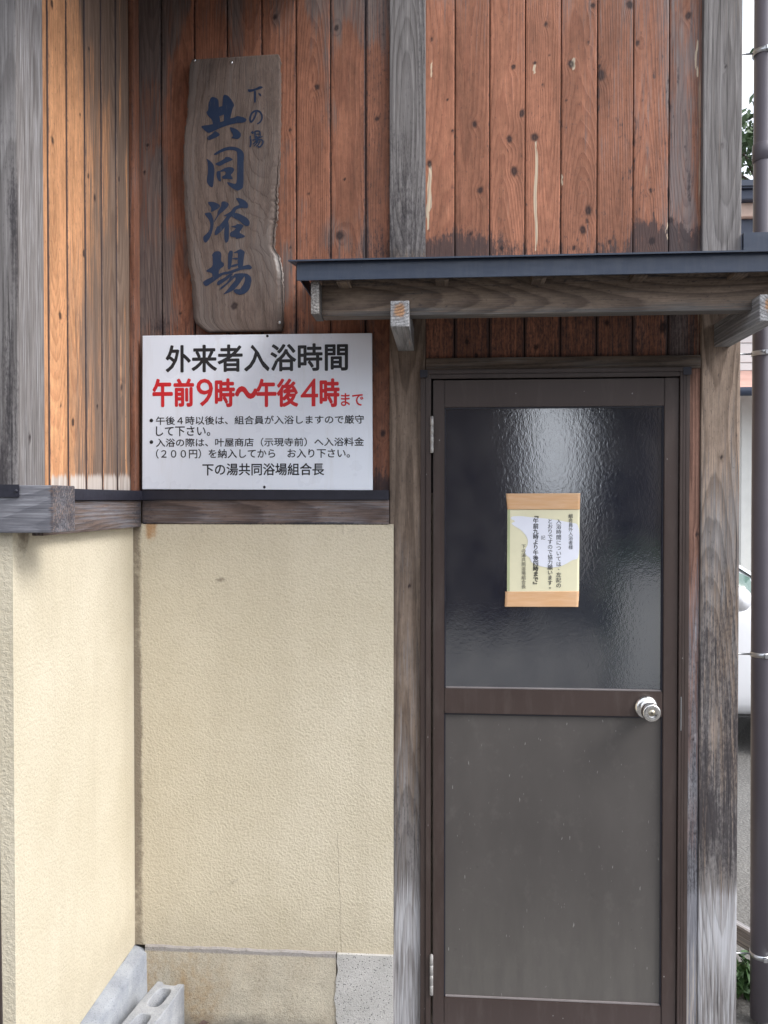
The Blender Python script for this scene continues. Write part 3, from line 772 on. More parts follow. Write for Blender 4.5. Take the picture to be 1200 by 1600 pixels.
# --- footings
XPT = PX(525, -.008)
def rough_top_footing(name, x0, x1, mat, y, ztop, seed):
    n = 40; xs = np.linspace(x0, x1, n); vs = []; fs = []
    for i, x in enumerate(xs):
        e = (vnoise(np.array([x * 40]), np.array([0.]), seed)[0] - .5) * .004
        vs += [(x, y, -.05), (x, y, ztop + e - .004), (x, y + .004, ztop + e), (x, .03, ztop + e)]
    for i in range(n - 1):
        for k in range(3): fs.append((i * 4 + k, (i + 1) * 4 + k, (i + 1) * 4 + k + 1, i * 4 + k + 1))
    return mesh_from(name, vs, fs, mat, bath)
rough_top_footing('footing', XW + .034, XPT, m_foot, -.014, ZPB + .002, 3)
pts_j = [(XPT + .004 * math.sin(i * .37) + .002 * math.sin(i * 1.3 + 1), -.05 + (ZPB + .05) * i / 24) for i in range(25)]
mb = MB(); ring = [(p[0], -.010, p[1]) for p in pts_j] ; vs = []; fs = []
for p in pts_j: vs += [(p[0], -.0165, p[1]), (XPR - .001, -.0165, p[1]), (p[0], .0, p[1]), (XPR - .001, .0, p[1])]
for i in range(24):
    a = i * 4; b = a + 4
    fs += [(a, a + 1, b + 1, b), (a + 2, a, b, b + 2), (a + 1, a + 3, b + 3, b + 1)]
fs.append((96, 97, 99, 98))
mesh_from('footing_patch', vs, fs, m_patch, bath)
# side footing with its sloping top
prof = [(XW - .002, ZPB - .002), (XW + .030, ZPB - .014), (XW + .038, ZPB - .022), (XW + .042, -.05)]
vs = []; fs = []; n = 30
for i in range(n + 1):
    y = YF + (0 - YF) * i / n
    for k, (x, z) in enumerate(prof):
        e = (vnoise(np.array([y * 30]), np.array([k * 3.]), 7)[0] - .5) * .005
        vs.append((x + e * (k > 0), y, z + e * (k < 3)))
for i in range(n):
    for k in range(3): fs.append((i * 4 + k, i * 4 + k + 1, (i + 1) * 4 + k + 1, (i + 1) * 4 + k))
mesh_from('footing', vs, fs, m_footr, bath, True)
mb = MB(); mb.box((-2.3, YF - .012, -.05), (XW + .03, YF + .03, ZPB - .003), .004); mb.build('footing', m_footr, bath)

# --- hidden body of the house, so it has depth
m_body = simple('house wall paint', (.30, .24, .18), .85)
DEP = 1.75
mb = MB()
mb.box((XW + .001, .027, Z0), (XR0 + .01, .0295, ZTOP - .01), 0); mb.box((XW - .0115, ys[0] - .02, Z0), (XW - .0085, .02, ZTOP - .01), 0)
mb.build('backing', m_dark, bath)
mb = MB()
mb.box((XW, .03, 0), (XR1 - .02, DEP, ZTOP - .001), 0); mb.box((-2.3, YF + .03, 0), (XW - .012, DEP, ZTOP - .001), 0)
mb.build('wall', m_body, bath)
m_tile = simple('grey roof tile', (.05, .05, .055), .6, 0, .2, 12)
mb = MB()
mb.hexa([(-2.8, YF - .35, ZTOP + .03), (XR1 + .12, YF - .35, ZTOP + .03), (XR1 + .12, .55, ZTOP + .60), (-2.8, .55, ZTOP + .60),
         (-2.8, YF - .35, ZTOP + .11), (XR1 + .12, YF - .35, ZTOP + .11), (XR1 + .12, .55, ZTOP + .68), (-2.8, .55, ZTOP + .68)])
mb.hexa([(-2.8, .551, ZTOP + .60), (XR1 + .12, .551, ZTOP + .60), (XR1 + .12, DEP + .4, ZTOP - .02), (-2.8, DEP + .4, ZTOP - .02),
         (-2.8, .551, ZTOP + .68), (XR1 + .12, .551, ZTOP + .68), (XR1 + .12, DEP + .4, ZTOP + .06), (-2.8, DEP + .4, ZTOP + .06)])
mb.box((-2.75, YF, ZTOP), (XR1, DEP, ZTOP + .025), 0)
mb.build('roof', m_tile, bath)
mb = MB(); zs = 3.17
mb.box((-2.3, YF - .28, zs), (XW + .55, YF - .022, zs + .03), .003); mb.box((XW + .022, YF - .021, zs), (XW + .55, -.004, zs + .03), .003)
mb.box((-2.3, YF - .30, zs - .02), (XW + .57, YF - .281, zs + .12), .003); mb.box((XW + .551, YF - .28, zs - .02), (XW + .57, -.004, zs + .12), .003)
mb.build('eave', simple('eave timber', (.10, .07, .055), .8, 0, .2, 12), bath)

# --- the canopy over the door
YFA = -.37
cx0 = PX(464, YFA); cx1 = PX(1290, YFA)
zt = PZ(405, YFA, 640); zb = PZ(435, YFA, 640)
can = MB()
can.box((cx0, YFA, zb), (cx1, YFA + .004, zt - .002), .0008)                           # fascia
can.hexa([(PX(451, YFA - .012), YFA - .014, zt - .003), (cx1 + .02, YFA - .014, zt - .003), (cx1 + .02, .012, zt + .062), (cx0 - .02, .012, zt + .062),
          (PX(451, YFA - .012), YFA - .014, zt + .001), (cx1 + .02, YFA - .014, zt + .001), (cx1 + .02, .012, zt + .066), (cx0 - .02, .012, zt + .066)])
can.box((cx0, YFA + .005, zb + .012), (cx0 + .003, -.02, zt - .003), .0)
can.box((XR1 + .002, -.012, zt + .0), (cx1, .004, PZ(365, 0, 1170)), .001)       # upstand past the corner post
canopy = can.build('canopy', m_roofm, bath)
canopy['label'] = 'small dark blue metal canopy over the door'
def fn_cb(X, u, v, w):
    n1 = fbm(u * 50, w * 4, 111); n2 = fbm(u * 25, w * 2, 112)
    return .35 + .6 * (n2 - .5) + .2 * sstep(.03, 0, u), .18 + .3 * sstep(.05, .10, u) + .2 * (n1 - .4), .5 * sstep(.012, .002, u) * n1
YBM = -.300
zbb, zbt = PZ(493, YBM, 640), PZ(429, YBM, 640)
build_timber('beam', [beam_box(PX(503, YBM), cx1 - .03, YBM, YBM + .045, zbb, zbt, seed=601, r=.0025, res=(.004, .010), fn=fn_cb, wob=.008, pith=(.03, .07))], m_beam, canopy)
build_timber('soffit_board', [beam_box(cx0 + .03, cx1 - .03, YFA + .008, -.02, zt - .026, zt - .010, seed=602, r=.001, res=(.02, .04), fn=lambda X, u, v, w: (.2 + 0 * u, .3 + 0 * u, 0 * u))], m_beam, canopy)
ybg = -.352
for xa, sd_ in ((PX(486, ybg), 611), (PX(1262, ybg), 612)):
    build_timber('rafter', [arm_box(xa, xa + .021, ybg, YBM + .04, PZ(488, ybg), PZ(436, ybg), seed=sd_, r=.002, fn=lambda X, u, v, w: (.95 + 0 * u, .05 + 0 * u, .5 * (X[:, 1] < ybg + .004)))], m_beam, canopy)
for k, px in enumerate((528, 680, 830, 985, 1140)):          # battens seen under the fascia
    xa = PX(px, -.33)
    build_timber('batten', [arm_box(xa, xa + .034, -.358, -.03, zb - .004, zb + .018, seed=630 + k, r=.001, res=(.01, .02), fn=lambda X, u, v, w: (.3 + 0 * u, .35 + 0 * u, 0 * u))], m_beam, canopy)
YBR = -.353
def fn_br(X, u, v, w):
    endf = X[:, 1] < YBR + .004
    n1 = fbm(u * 80, v * 130, 121)
    core = np.exp(-((u - .024) / .013) ** 2 - ((v - .04) / .018) ** 2)
    return np.where(endf, 1.0 - 1.2 * core, .80), np.where(endf, .2 * n1, .14 + .2 * (vnoise(w * 9, v * 30, 8))), np.where(endf, .42 - .75 * core, .08)
m_brk = wood_mat('bracket timber', (.36, .20, .11), (.14, .085, .05), 130, .85, .6, gd=(.13, .125, .13), gl=(.40, .40, .41), stain=(.04, .04, .05), bleach=(.50, .50, .51), bump=1.0)
m_brk2 = m_brk
for xa, xb, sd_ in ((PX(610, YBR), PX(639, YBR), 621), (PX(1185, YBR), PX(1215, YBR), 622)):
    build_timber('bracket', [arm_box(xa, xb, YBR, -.001, PZ(510, YBR), PZ(469.5, YBR), seed=sd_, r=.002, res=(.004, .010), fn=fn_br, wob=.01, pith=(.02, .05))], m_brk, canopy)

# --- door frame
YFR = -.014
fx0, fx1 = PX(657, YFR), PX(1078, YFR)
zft = PZ(578, YFR, 700)
fr = MB()
xi0, xi1 = PX(673.5, YFR), PX(1062, YFR)
zi = PZ(592, YFR)
fr.box((fx0, YFR + .004, .012), (PX(665, YFR), .03, zft - .003), .0012)         # left flange
fr.box((PX(665, YFR) + .0003, YFR, .012), (xi0, .06, zft - .012), .0015)         # left jamb
fr.box((fx1 - .012, YFR + .004, .012), (fx1, .0026, zft - .003), .0012)         # right flange
fr.box((xi1, YFR, .012), (PX(1066.5, YFR), .06, zft - .012), .0012)
fr.box((PX(1066.5, YFR) + .0006, YFR + .002, .012), (fx1 - .0125, .06, zft - .012), .0012)
fr.box((xi0 + .0003, YFR + .001, zi), (xi1 - .0003, .06, zft - .0125), .0012)             # head
fr.box((fx0 - .001, YFR - .003, zft - .012), (fx1 + .001, .03, zft), .0015)      # head cap
fr.box((xi0, .031, .012), (xi1, .06, zi), 0)
frame_o = fr.build('door_frame', m_brown, bath)
for a, b in ((fx0 - .0015, PX(668, YFR)), (PX(1066, YFR), fx1 + .0015)):
    mb = MB(); mb.box((a, YFR - .0045, zft - .022), (b, YFR - .0032, zft + .0004), .0006); mb.build('corner_cap', m_flash, frame_o)
mb = MB(); mb.box((PX(1065.2, YFR), YFR - .0012, PZ(1131)), (PX(1066.6, YFR), YFR + .003, PZ(1080)), 0); mb.build('strike_plate', m_steel, frame_o)

# --- the door leaf
YD = -.008
dx0, dx1 = PX(676.5, YD), PX(1060, YD)
gx0, gx1 = PX(694.5, YD), PX(1037.5, YD)
zd1 = PZ(594.5, YD); zg1 = PZ(637, YD); zg0 = PZ(1078.5, YD, 870); zp1 = PZ(1118, YD, 870); zp0 = PZ(1566, YD, 870)
lf = MB()
lf.box((dx0, YD, .03), (gx0, .028, zd1), .0018)
lf.box((gx1, YD, .03), (dx1, .028, zd1), .0018)
lf.box((gx0 + .0005, YD + .001, zg1), (gx1 - .0005, .028, zd1 - .0005), .0012)
lf.box((gx0 + .0005, YD + .001, zp1), (gx1 - .0005, .028, zg0), .0018)
lf.box((gx0 + .0005, YD + .001, .03), (gx1 - .0005, .028, zp0), .0018)
door = lf.build('door', m_brown, bath)
mb = MB()
for a, b in (((gx0, YD + .0055, zg0), (gx0 + .004, .02, zg1)), ((gx1 - .004, YD + .0055, zg0), (gx1, .02, zg1)), ((gx0 + .004, YD + .0055, zg1 - .004), (gx1 - .004, .02, zg1)),
             ((gx0, YD + .0055, zp0), (gx0 + .0035, .02, zp1)), ((gx1 - .0035, YD + .0055, zp0), (gx1, .02, zp1)), ((gx0 + .0035, YD + .0055, zp1 - .004), (gx1 - .0035, .02, zp1))):
    mb.box(a, b, .0008)
mb.build('glazing_bead', m_flash, door)
m_bead = simple('light bead', (.20, .18, .18), .35)
for z_ in (zg0, zp0):
    mb = MB(); mb.box((gx0 + .004, YD + .003, z_), (gx1 - .004, .02, z_ + .0038), .001); mb.build('bottom_bead', m_bead, door)
mb = MB(); mb.box((gx0 + .002, YD + .012, zg0 + .001), (gx1 - .002, YD + .017, zg1 - .001), 0); mb.build('glass_pane', m_glass, door)
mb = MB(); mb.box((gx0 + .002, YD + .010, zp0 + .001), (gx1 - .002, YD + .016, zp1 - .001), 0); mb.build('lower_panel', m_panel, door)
for py0, py1 in ((652, 708), (1488, 1550)):
    mb = MB(); hx = PX(674.8, YD - .006); a, b = PZ(py1, YD), PZ(py0, YD); L_ = b - a
    prof = [(0, 0), (.0046, .0)]
    for k in range(1, 5): prof += [(.0052, .001 + L_ * (k - 1) / 4), (.0052, L_ * k / 4 - .0012), (.0042, L_ * k / 4 - .0006)]
    prof += [(.0046, L_ - .0002), (.003, L_ + .002), (0, L_ + .002)]
    mb.lathe(prof, (hx, YD - .010, a), (0, 0, 1), 20)
    mb.build('hinge', m_hinge, door)
kc = hit_y(1009.5, 1105, YD + .001)
mb = MB(); mb.lathe([(0, 0), (.0335, 0), (.0345, .002), (.0330, .006), (.0285, .011), (.0220, .0135), (.0165, .015), (.0145, .020), (.0150, .030), (.0190, .036), (.0245, .043), (.0262, .051), (.0262, .064),
              (.0248, .069), (.0215, .0715), (.0150, .0705), (.0100, .0690), (.0095, .0688)], kc, (0, -1, 0), 48)
knob = mb.build('knob', m_satin, door)
mb = MB(); mb.lathe([(.0095, .0685), (.0092, .0700), (.0, .0702)], kc, (0, -1, 0), 32); mb.build('lock_cylinder', simple('keyhole brass', (.45, .41, .33), .3, 1), knob)
mb = MB(); mb.box((kc[0] - .0008, kc[1] - .0712, kc[2] - .0045), (kc[0] + .0008, kc[1] - .0700, kc[2] + .0035), 0); mb.box((kc[0] - .0018, kc[1] - .0711, kc[2] - .001), (kc[0] + .0018, kc[1] - .0701, kc[2] + .0025), .0006); mb.build('keyhole', m_black, knob)
# concrete threshold under the door
mb = MB(); mb.box((XR + .0, -.16, -.02), (XR0, .06, .011), .006); mb.build('threshold', m_conc, bath)

# =================================================================== SIGNS
# --- the carved wooden plaque
YQ = -.0165
def qx(px): return PX(px, YQ, 300)
def qz(py): return PZ(py, YQ, 370)
zq_top, zq_bot = qz(88), qz(517)
Lq = zq_top - zq_bot
le = [(88, 301), (98, 297), (150, 294), (180, 292), (200, 289), (250, 286.5), (320, 288), (380, 291), (410, 293), (430, 297), (470, 300), (490, 301), (503, 304), (511, 312), (517, 322)]
re_ = [(85, 434), (92, 437), (150, 437.5), (230, 436.5), (280, 434), (320, 432), (370, 429), (388, 428), (393, 432), (410, 438), (430, 440), (470, 441), (505, 441), (514, 440), (517, 438)]
def warp_q(X, u, v, w):
    py = 517 - (w / Lq) * (517 - 88)
    j = (vnoise(w * 90, w * 0, 5) - .5) * 2.6 + (vnoise(w * 260, w * 0, 6) - .5) * 1.6
    l = np.interp(py, [p for p, _ in le], [qx(x) for _, x in le]) + j * .0012
    jr = (vnoise(w * 110, w * 0, 15) - .5) * (2 + 5 * np.exp(-((py - 350) / 60) ** 2)) + (vnoise(w * 300, w * 0, 16) - .5) * 2
    r_ = np.interp(py, [p for p, _ in re_], [qx(x) for _, x in re_]) + jr * .0012
    t = u / .28
    X = X.copy(); X[:, 0] = l + (r_ - l) * t
    X[:, 2] = X[:, 2] + .006 * (t - .5) * (w / Lq) * 1.0
    # bark edge slopes back
    X[:, 1] = X[:, 1] + np.where(v < .002, .007 * sstep(.93, 1.0, t) * sstep(150, 330, py) + .004 * sstep(.05, 0, t) * sstep(230, 420, py), 0)
    return X
def fn_q(X, u, v, w):
    t = u / .28; py = 517 - (w / Lq) * 429; n = fbm(u * 40, w * 14, 131); n2 = fbm(u * 12, w * 5, 132)
    bl = .36 * sstep(.93, .99, t) * sstep(200, 300, py) * (.4 + n) + .6 * np.exp(-((py - 412) / 22) ** 2) * sstep(.90, .97, t) + .25 * sstep(.06, .0, t) * n
    return .35 + .7 * (n2 - .5) + .2 * sstep(.3, 0, t), .1 + .3 * (n - .5), bl
plq = timber((qx(288), YQ, zq_bot), VX, VY, VZ, (.28, .0265, Lq), seed=701, res=(.0035, .0035), r=.003, fn=fn_q, wob=.05, pith=(.10, .05), warp=warp_q,
             knots=[(.13, qz(478) - zq_bot, .012)], faces='flrtb')
plaque = build_timber('wooden_plaque', [plq], m_plaque)
tag(plaque, 'tall weathered wooden plaque with brushed black characters tinted flare-blue, hung above the white sign', 'plaque')
strokes = {
 (300, 130): [
  [(310, 190), (420, 235), (425, 370), (430, 480), (445, 600), (455, 650), (335, 660), (320, 570), (300, 535), (262, 510), (222, 435), (260, 410), (262, 300)],
  [(515, 170), (570, 190), (630, 270), (670, 345), (640, 390), (600, 560), (590, 600), (500, 610), (505, 480), (470, 470), (480, 330), (490, 200)],
  [(415, 365), (480, 350), (510, 350), (515, 480), (425, 512), (415, 500)],
  [(137, 650), (330, 632), (460, 598), (600, 550), (690, 530), (700, 512), (800, 530), (865, 572), (830, 620), (700, 625), (560, 655), (440, 695), (340, 740), (262, 770), (180, 705)],
  [(365, 730), (450, 795), (400, 830), (275, 880), (240, 865), (243, 820), (320, 780)],
  [(585, 678), (700, 715), (770, 785), (765, 840), (720, 880), (660, 865), (612, 855), (650, 820), (610, 745)]],
 (300, 225): [
  [(222, 212), (280, 245), (340, 310), (358, 400), (348, 480), (330, 675), (280, 655), (232, 590), (232, 540), (250, 440), (250, 330), (245, 260)],
  [(335, 150), (420, 95), (500, 55), (600, 35), (700, 50), (770, 90), (818, 150), (808, 300), (808, 680), (760, 715), (710, 735), (640, 695), (580, 650), (540, 590), (600, 600), (660, 625), (700, 615), (708, 400), (710, 120), (650, 95), (560, 90), (470, 118), (370, 168)],
  [(355, 300), (440, 265), (510, 225), (520, 200), (580, 198), (650, 240), (600, 265), (510, 300), (440, 340), (380, 318)],
  [(385, 420), (440, 410), (450, 470), (450, 530), (460, 570), (440, 585), (400, 540), (385, 490)],
  [(430, 420), (500, 375), (570, 355), (640, 365), (668, 400), (640, 450), (605, 480), (640, 530), (630, 555), (560, 542), (475, 540), (470, 500), (520, 480), (530, 440), (510, 420), (450, 430)]],
 (300, 300): [
  [(245, 140), (350, 145), (430, 190), (440, 225), (400, 260), (350, 280), (290, 310), (305, 240), (262, 185)],
  [(190, 318), (290, 305), (320, 370), (340, 450), (330, 560), (300, 660), (260, 740), (208, 790), (175, 745), (172, 685), (240, 632), (280, 570), (288, 490), (265, 420), (220, 365)],
  [(460, 145), (520, 140), (580, 180), (560, 230), (500, 290), (430, 340), (390, 400), (345, 470), (345, 440), (400, 350), (398, 305), (440, 240), (458, 210)],
  [(680, 92), (760, 100), (840, 145), (885, 205), (870, 262), (800, 250), (740, 255), (690, 275), (675, 320), (640, 365), (590, 400), (560, 470), (480, 590), (420, 640), (370, 675), (352, 650), (355, 610), (400, 520), (415, 535), (500, 430), (550, 370), (480, 372), (560, 330), (610, 300), (650, 240), (700, 215), (745, 205), (720, 150)],
  [(600, 330), (690, 325), (760, 350), (860, 410), (905, 470), (895, 530), (850, 540), (800, 510), (740, 450), (680, 420), (620, 385)],
  [(520, 440), (565, 450), (580, 540), (575, 760), (528, 800), (505, 740), (502, 640), (512, 530)],
  [(590, 540), (690, 520), (700, 500), (770, 505), (810, 530), (770, 590), (735, 635), (830, 690), (820, 710), (760, 725), (680, 735), (690, 710), (600, 700), (590, 650), (610, 620), (660, 600), (690, 560)]],
 (300, 380): [
  [(305, 180), (350, 120), (430, 118), (460, 160), (450, 280), (500, 310), (500, 355), (420, 405), (410, 520), (315, 530), (315, 460), (205, 430), (260, 390), (322, 355), (320, 200)],
  [(165, 600), (200, 570), (300, 525), (420, 470), (560, 430), (440, 520), (340, 590), (220, 670), (180, 640)],
  [(562, 160), (590, 110), (640, 120), (630, 220), (605, 400), (555, 410), (560, 300)],
  [(640, 150), (700, 120), (755, 90), (828, 135), (810, 200), (795, 380), (710, 395), (715, 200), (715, 150), (660, 158)],
  [(620, 235), (715, 225), (712, 262), (640, 250)],
  [(610, 345), (712, 315), (712, 355), (605, 380)],
  [(410, 480), (560, 440), (700, 395), (800, 358), (890, 335), (940, 380), (920, 415), (830, 408), (720, 430), (620, 470), (560, 480), (420, 500)],
  [(650, 470), (560, 560), (410, 660), (382, 630), (400, 585), (500, 540), (580, 480)],
  [(700, 500), (620, 580), (540, 650), (440, 730), (420, 705), (560, 600), (600, 510)],
  [(640, 480), (760, 470), (860, 480), (920, 530), (930, 600), (900, 720), (830, 790), (750, 812), (680, 790), (640, 742), (680, 715), (740, 725), (800, 650), (830, 570), (820, 515), (790, 560), (720, 660), (640, 742), (470, 808), (540, 740), (620, 640), (690, 560)]],
}
ly = YQ - .0006
for (ox, oy), polys in strokes.items():
    mb = MB(); k = 0
    for p in polys:
        pts = [(qx(ox + x / 10), qz(oy + y / 10)) for x, y in chaikin(p, 2)]
        fill_poly(mb, pts, ly - k * .00006); k += 1
    mb.build('lettering', m_ink, plaque)
def ribbon(mb, pts, wd, y):
    pts = [np.array(p, float) for p in pts]
    for _ in range(2):
        q = [pts[0]]
        for i in range(len(pts) - 1): q += [pts[i] * .75 + pts[i + 1] * .25, pts[i] * .25 + pts[i + 1] * .75]
        pts = q + [pts[-1]]
    L_, R_ = [], []
    for i, p in enumerate(pts):
        d = pts[min(i + 1, len(pts) - 1)] - pts[max(i - 1, 0)]; d /= max(np.linalg.norm(d), 1e-6); nrm = np.array([-d[1], d[0]])
        t = i / (len(pts) - 1); ww = wd * .5 * (.75 + .25 * math.sin(math.pi * (.2 + .8 * t)))
        L_.append(p + nrm * ww); R_.append(p - nrm * ww)
    vs = []; fs = []
    for a, b in zip(L_, R_):
        for p in (a, b): vs.append((qx(370 + p[0] / 13.333), y, qz(125 + p[1] / 13.333)))
    for i in range(len(pts) - 1): fs.append((2 * i, 2 * i + 1, 2 * i + 3, 2 * i + 2))
    mb.add(vs, fs)
mb = MB(); k = 0
for p in ([(230, 200), (300, 210), (400, 190), (470, 150), (530, 150), (555, 180), (500, 205), (420, 225), (350, 250), (270, 268), (240, 245)],
          [(360, 240), (410, 240), (405, 480), (380, 490), (365, 480)], [(440, 290), (500, 300), (518, 345), (500, 368)]):
    fill_poly(mb, [(qx(370 + x / 13.333), qz(125 + y / 13.333)) for x, y in chaikin(p, 2)], ly - k * .00006); k += 1
for pts, wd in (([(410, 680), (395, 760), (350, 840), (305, 895), (280, 860), (282, 780), (325, 690), (400, 652), (480, 668), (530, 745), (530, 830), (490, 900), (430, 930)], 40),
                ([(315, 1085), (350, 1130)], 50), ([(290, 1170), (282, 1230)], 30), ([(280, 1410), (300, 1320), (290, 1230)], 36), ([(385, 1075), (385, 1225)], 32),
                ([(380, 1082), (490, 1078), (490, 1195)], 32), ([(385, 1148), (490, 1142)], 20), ([(385, 1212), (490, 1202)], 22), ([(330, 1268), (440, 1238), (545, 1192)], 26),
                ([(430, 1230), (390, 1320), (335, 1350)], 26), ([(430, 1262), (545, 1265), (555, 1340), (480, 1425), (440, 1400)], 34), ([(440, 1290), (410, 1350), (360, 1390)], 26), ([(495, 1290), (450, 1370), (410, 1400)], 26), ([(400, 1180), (435, 1330)], 60)):
    ribbon(mb, pts, wd, ly - k * .00006); k += 1
mb.build('lettering', m_ink, plaque)
for px, py in ((362, 97.5), (304.5, 91.5), (436, 505)):
    mb = MB(); mb.lathe([(.0045, 0), (.004, .0012), (0, .0016)], (qx(px), YQ - .0002, qz(py)), (0, -1, 0), 14); mb.build('nail', m_steel, plaque)

# --- white sign board with the bathing hours
YS = -.012
def sx(px): return PX(px, YS, 640)
s0 = [hit_y(px, py, YS) for px, py in ((222.5, 524.5), (581.3, 520.2), (582.3, 766), (222, 764.5))]
mb = MB(); vs = []
for yy in (YS, YS + .009):
    for p in s0: vs.append((p[0], yy, p[2]))
mb.add(vs, [(0, 3, 2, 1), (4, 5, 6, 7), (0, 1, 5, 4), (1, 2, 6, 5), (2, 3, 7, 6), (3, 0, 4, 7)])
sign = mb.build('notice_sign', m_white)
bv = sign.modifiers.new('bevel', 'BEVEL'); bv.width = .0015; bv.segments = 2
tag(sign, 'white sign board of bathing hours with black and red lettering beneath the plaque', 'sign')
def s_line(txt, zx0, zx1, zy0, zy1, mat, off=0.0, mbx=None):
    m_ = mbx or MB()
    a = hit_y(200 + zx0 / 2.727, 500 + zy1 / 2.727, YS); b = hit_y(200 + zx1 / 2.727, 500 + zy0 / 2.727, YS)
    fit_text(m_, txt, a[0], b[0], a[2], b[2], YS - .0007, off)
    if mbx is None: return m_.build('lettering', mat, sign)
s_line('外来者入浴時間', 163, 935, 100, 222, m_black, .022)
m_ = MB()
segs = [('午前', 108, 278, 252, 368), ('9', 292, 362, 250, 368), ('時', 374, 452, 252, 368), ('～', 460, 548, 286, 332), ('午後', 550, 722, 252, 368), ('4', 736, 810, 250, 368), ('時', 820, 898, 252, 368), ('まで', 908, 1002, 312, 366)]
for t_, a, b, c, d in segs: s_line(t_, a, b, c, d, m_redp, {'まで': .016, '9': .002, '4': .002}.get(t_, .030), m_)
m_.build('lettering', m_redp, sign)['label'] = 'red line giving the hours'
m_ = MB()
s_line('午後４時以後は、組合員が入浴しますので厳守', 120, 1005, 405, 447, m_black, .014, m_)
s_line('して下さい。', 120, 350, 452, 495, m_black, .014, m_)
s_line('入浴の際は、叶屋商店（示現寺前）へ入浴料金', 120, 1005, 500, 541, m_black, .014, m_)
s_line('（２００円）を納入してから　お入り下さい。', 120, 945, 547, 590, m_black, .014, m_)
for zy in (428, 520):
    c = hit_y(200 + 100 / 2.727, 500 + zy / 2.727, YS)
    m_.lathe([(.0055, 0), (.0055, .0007), (0, .0007)], (c[0], YS, c[2]), (0, -1, 0), 20)
m_.build('lettering', m_black, sign)
s_line('下の湯共同浴場組合長', 318, 835, 610, 662, m_black, .016)
for zx, zy in ((594, 68), (581, 712)):
    c = hit_y(200 + zx / 2.727, 500 + zy / 2.727, YS)
    mb = MB(); mb.lathe([(.0042, 0), (.0036, .0014), (0, .002)], (c[0], YS, c[2]), (0, -1, 0), 16); mb.build('screw', m_black, sign)

# --- taped paper notice on the glass
YN = YD + .0105
def nx(zx, zy=800): return float(hit_y(770 + zx / 7.275, 750 + zy / 7.275, YN)[0])
def nz(zy, zx=560): return float(hit_y(770 + zx / 7.275, 750 + zy / 7.275, YN)[2])
def wavy(name, corners, mat, parent, y, amp, thick=.0004, n=26, seed=0):
    P4 = [np.array([nx(a, b), nz(b, a)]) for a, b in corners]
    vs = []; fs = []
    for i in range(n + 1):
        for j in range(n + 1):
            s, t = i / n, j / n
            p = (P4[0] * (1 - s) + P4[1] * s) * (1 - t) + (P4[3] * (1 - s) + P4[2] * s) * t
            e = amp * (fbm(np.array([s * 3.1 + seed]), np.array([t * 2.3]), seed)[0] - .5) * 2
            vs.append((p[0], y - abs(e), p[1]))
    for i in range(n):
        for j in range(n):
            a = i * (n + 1) + j; fs.append((a, a + 1, a + n + 2, a + n + 1))
    o = mesh_from(name, vs, fs, mat, parent, True)
    sm = o.modifiers.new('thick', 'SOLIDIFY'); sm.thickness = thick; sm.offset = -1
    return o
m_paper = simple('yellowed paper', (.77, .73, .52), .6, 0, .05, 12)
m_paper2 = simple('bleached paper', (.78, .80, .90), .45, 0, .03, 12)
m_green = simple('greenish film edge', (.42, .46, .27), .5)
def tape_mat():
    n = NT('kraft tape'); p = n.pos(); z = n.xyz(p)[2]
    c = n.mix(n.remap(n.noise(n.vmath('MULTIPLY', p, (14, 14, 130)), 1, 3), .4, .62), (.68, .40, .21), (.71, .45, .265))
    return n.end(c, .5, n.bump(n.noise(n.vmath('MULTIPLY', p, (20, 20, 150)), 1, 3), .3, .0012))
m_tape = tape_mat()
note = wavy('paper_notice', [(166, 250), (988, 250), (978, 1372), (160, 1372)], m_paper, None, YN - .001, .0006, seed=2)
tag(note, 'yellowed paper notice taped to the door glass with two strips of tan tape', 'notice')
for a, lab in (([(150, 155), (992, 150), (988, 335), (165, 335)], 'upper tape strip'), ([(142, 1268), (980, 1262), (970, 1442), (135, 1440)], 'lower tape strip')):
    o = wavy('tape', a, m_tape, note, YN - .0026, .0009, seed=5 if 'upper' in lab else 9)
mb = MB()
fill_poly(mb, [(nx(x, y), nz(y, x)) for x, y in [(168, 337), (196, 337), (190, 1262), (163, 1262)]], YN - .0019)
mb.build('film_edge', m_green, note)
blot = [(215, 412), (330, 410), (450, 425), (540, 432), (640, 442), (760, 460), (860, 480), (984, 500), (980, 895), (900, 910), (840, 950), (760, 985), (640, 998), (540, 980), (440, 940), (420, 880), (370, 850), (365, 790), (395, 740), (400, 680), (370, 620), (310, 560), (240, 520), (205, 490), (260, 470), (200, 440)]
mb = MB(); fill_poly(mb, [(nx(x, y), nz(y, x)) for x, y in chaikin(blot, 2)], YN - .0019); mb.build('bleached_patch', m_paper2, note)
def column(chars, cx, y0, y1, em, mat, off):
    m_ = MB(); n = len(chars)
    for i, ch in enumerate(chars):
        zy = y0 + (y1 - y0) * (i + .5) / n
        dx, dy = (18, -16) if ch in '、。' else (0, 0)
        char_at(m_, ch, nx(cx + dx, zy), nz(zy + dy, cx), em * .00186 / 7.275, YN - .0023, off)
    m_.build('lettering', mat, note)
column('組合員外入浴者様', 884, 385, 790, 50, m_soot, .006)
column('入浴時間については、左記の', 748, 440, 1228, 58, m_soot, .010)
column('とおりですので協力願います。', 650, 440, 1255, 58, m_soot, .010)
column('記', 571, 630, 680, 50, m_soot, 0)
column('﹃午前九時より午後四時まで﹄', 487, 375, 1220, 62, m_black, .024)
column('下の湯共同浴場組合長', 350, 730, 1235, 50, m_soot2, .004)

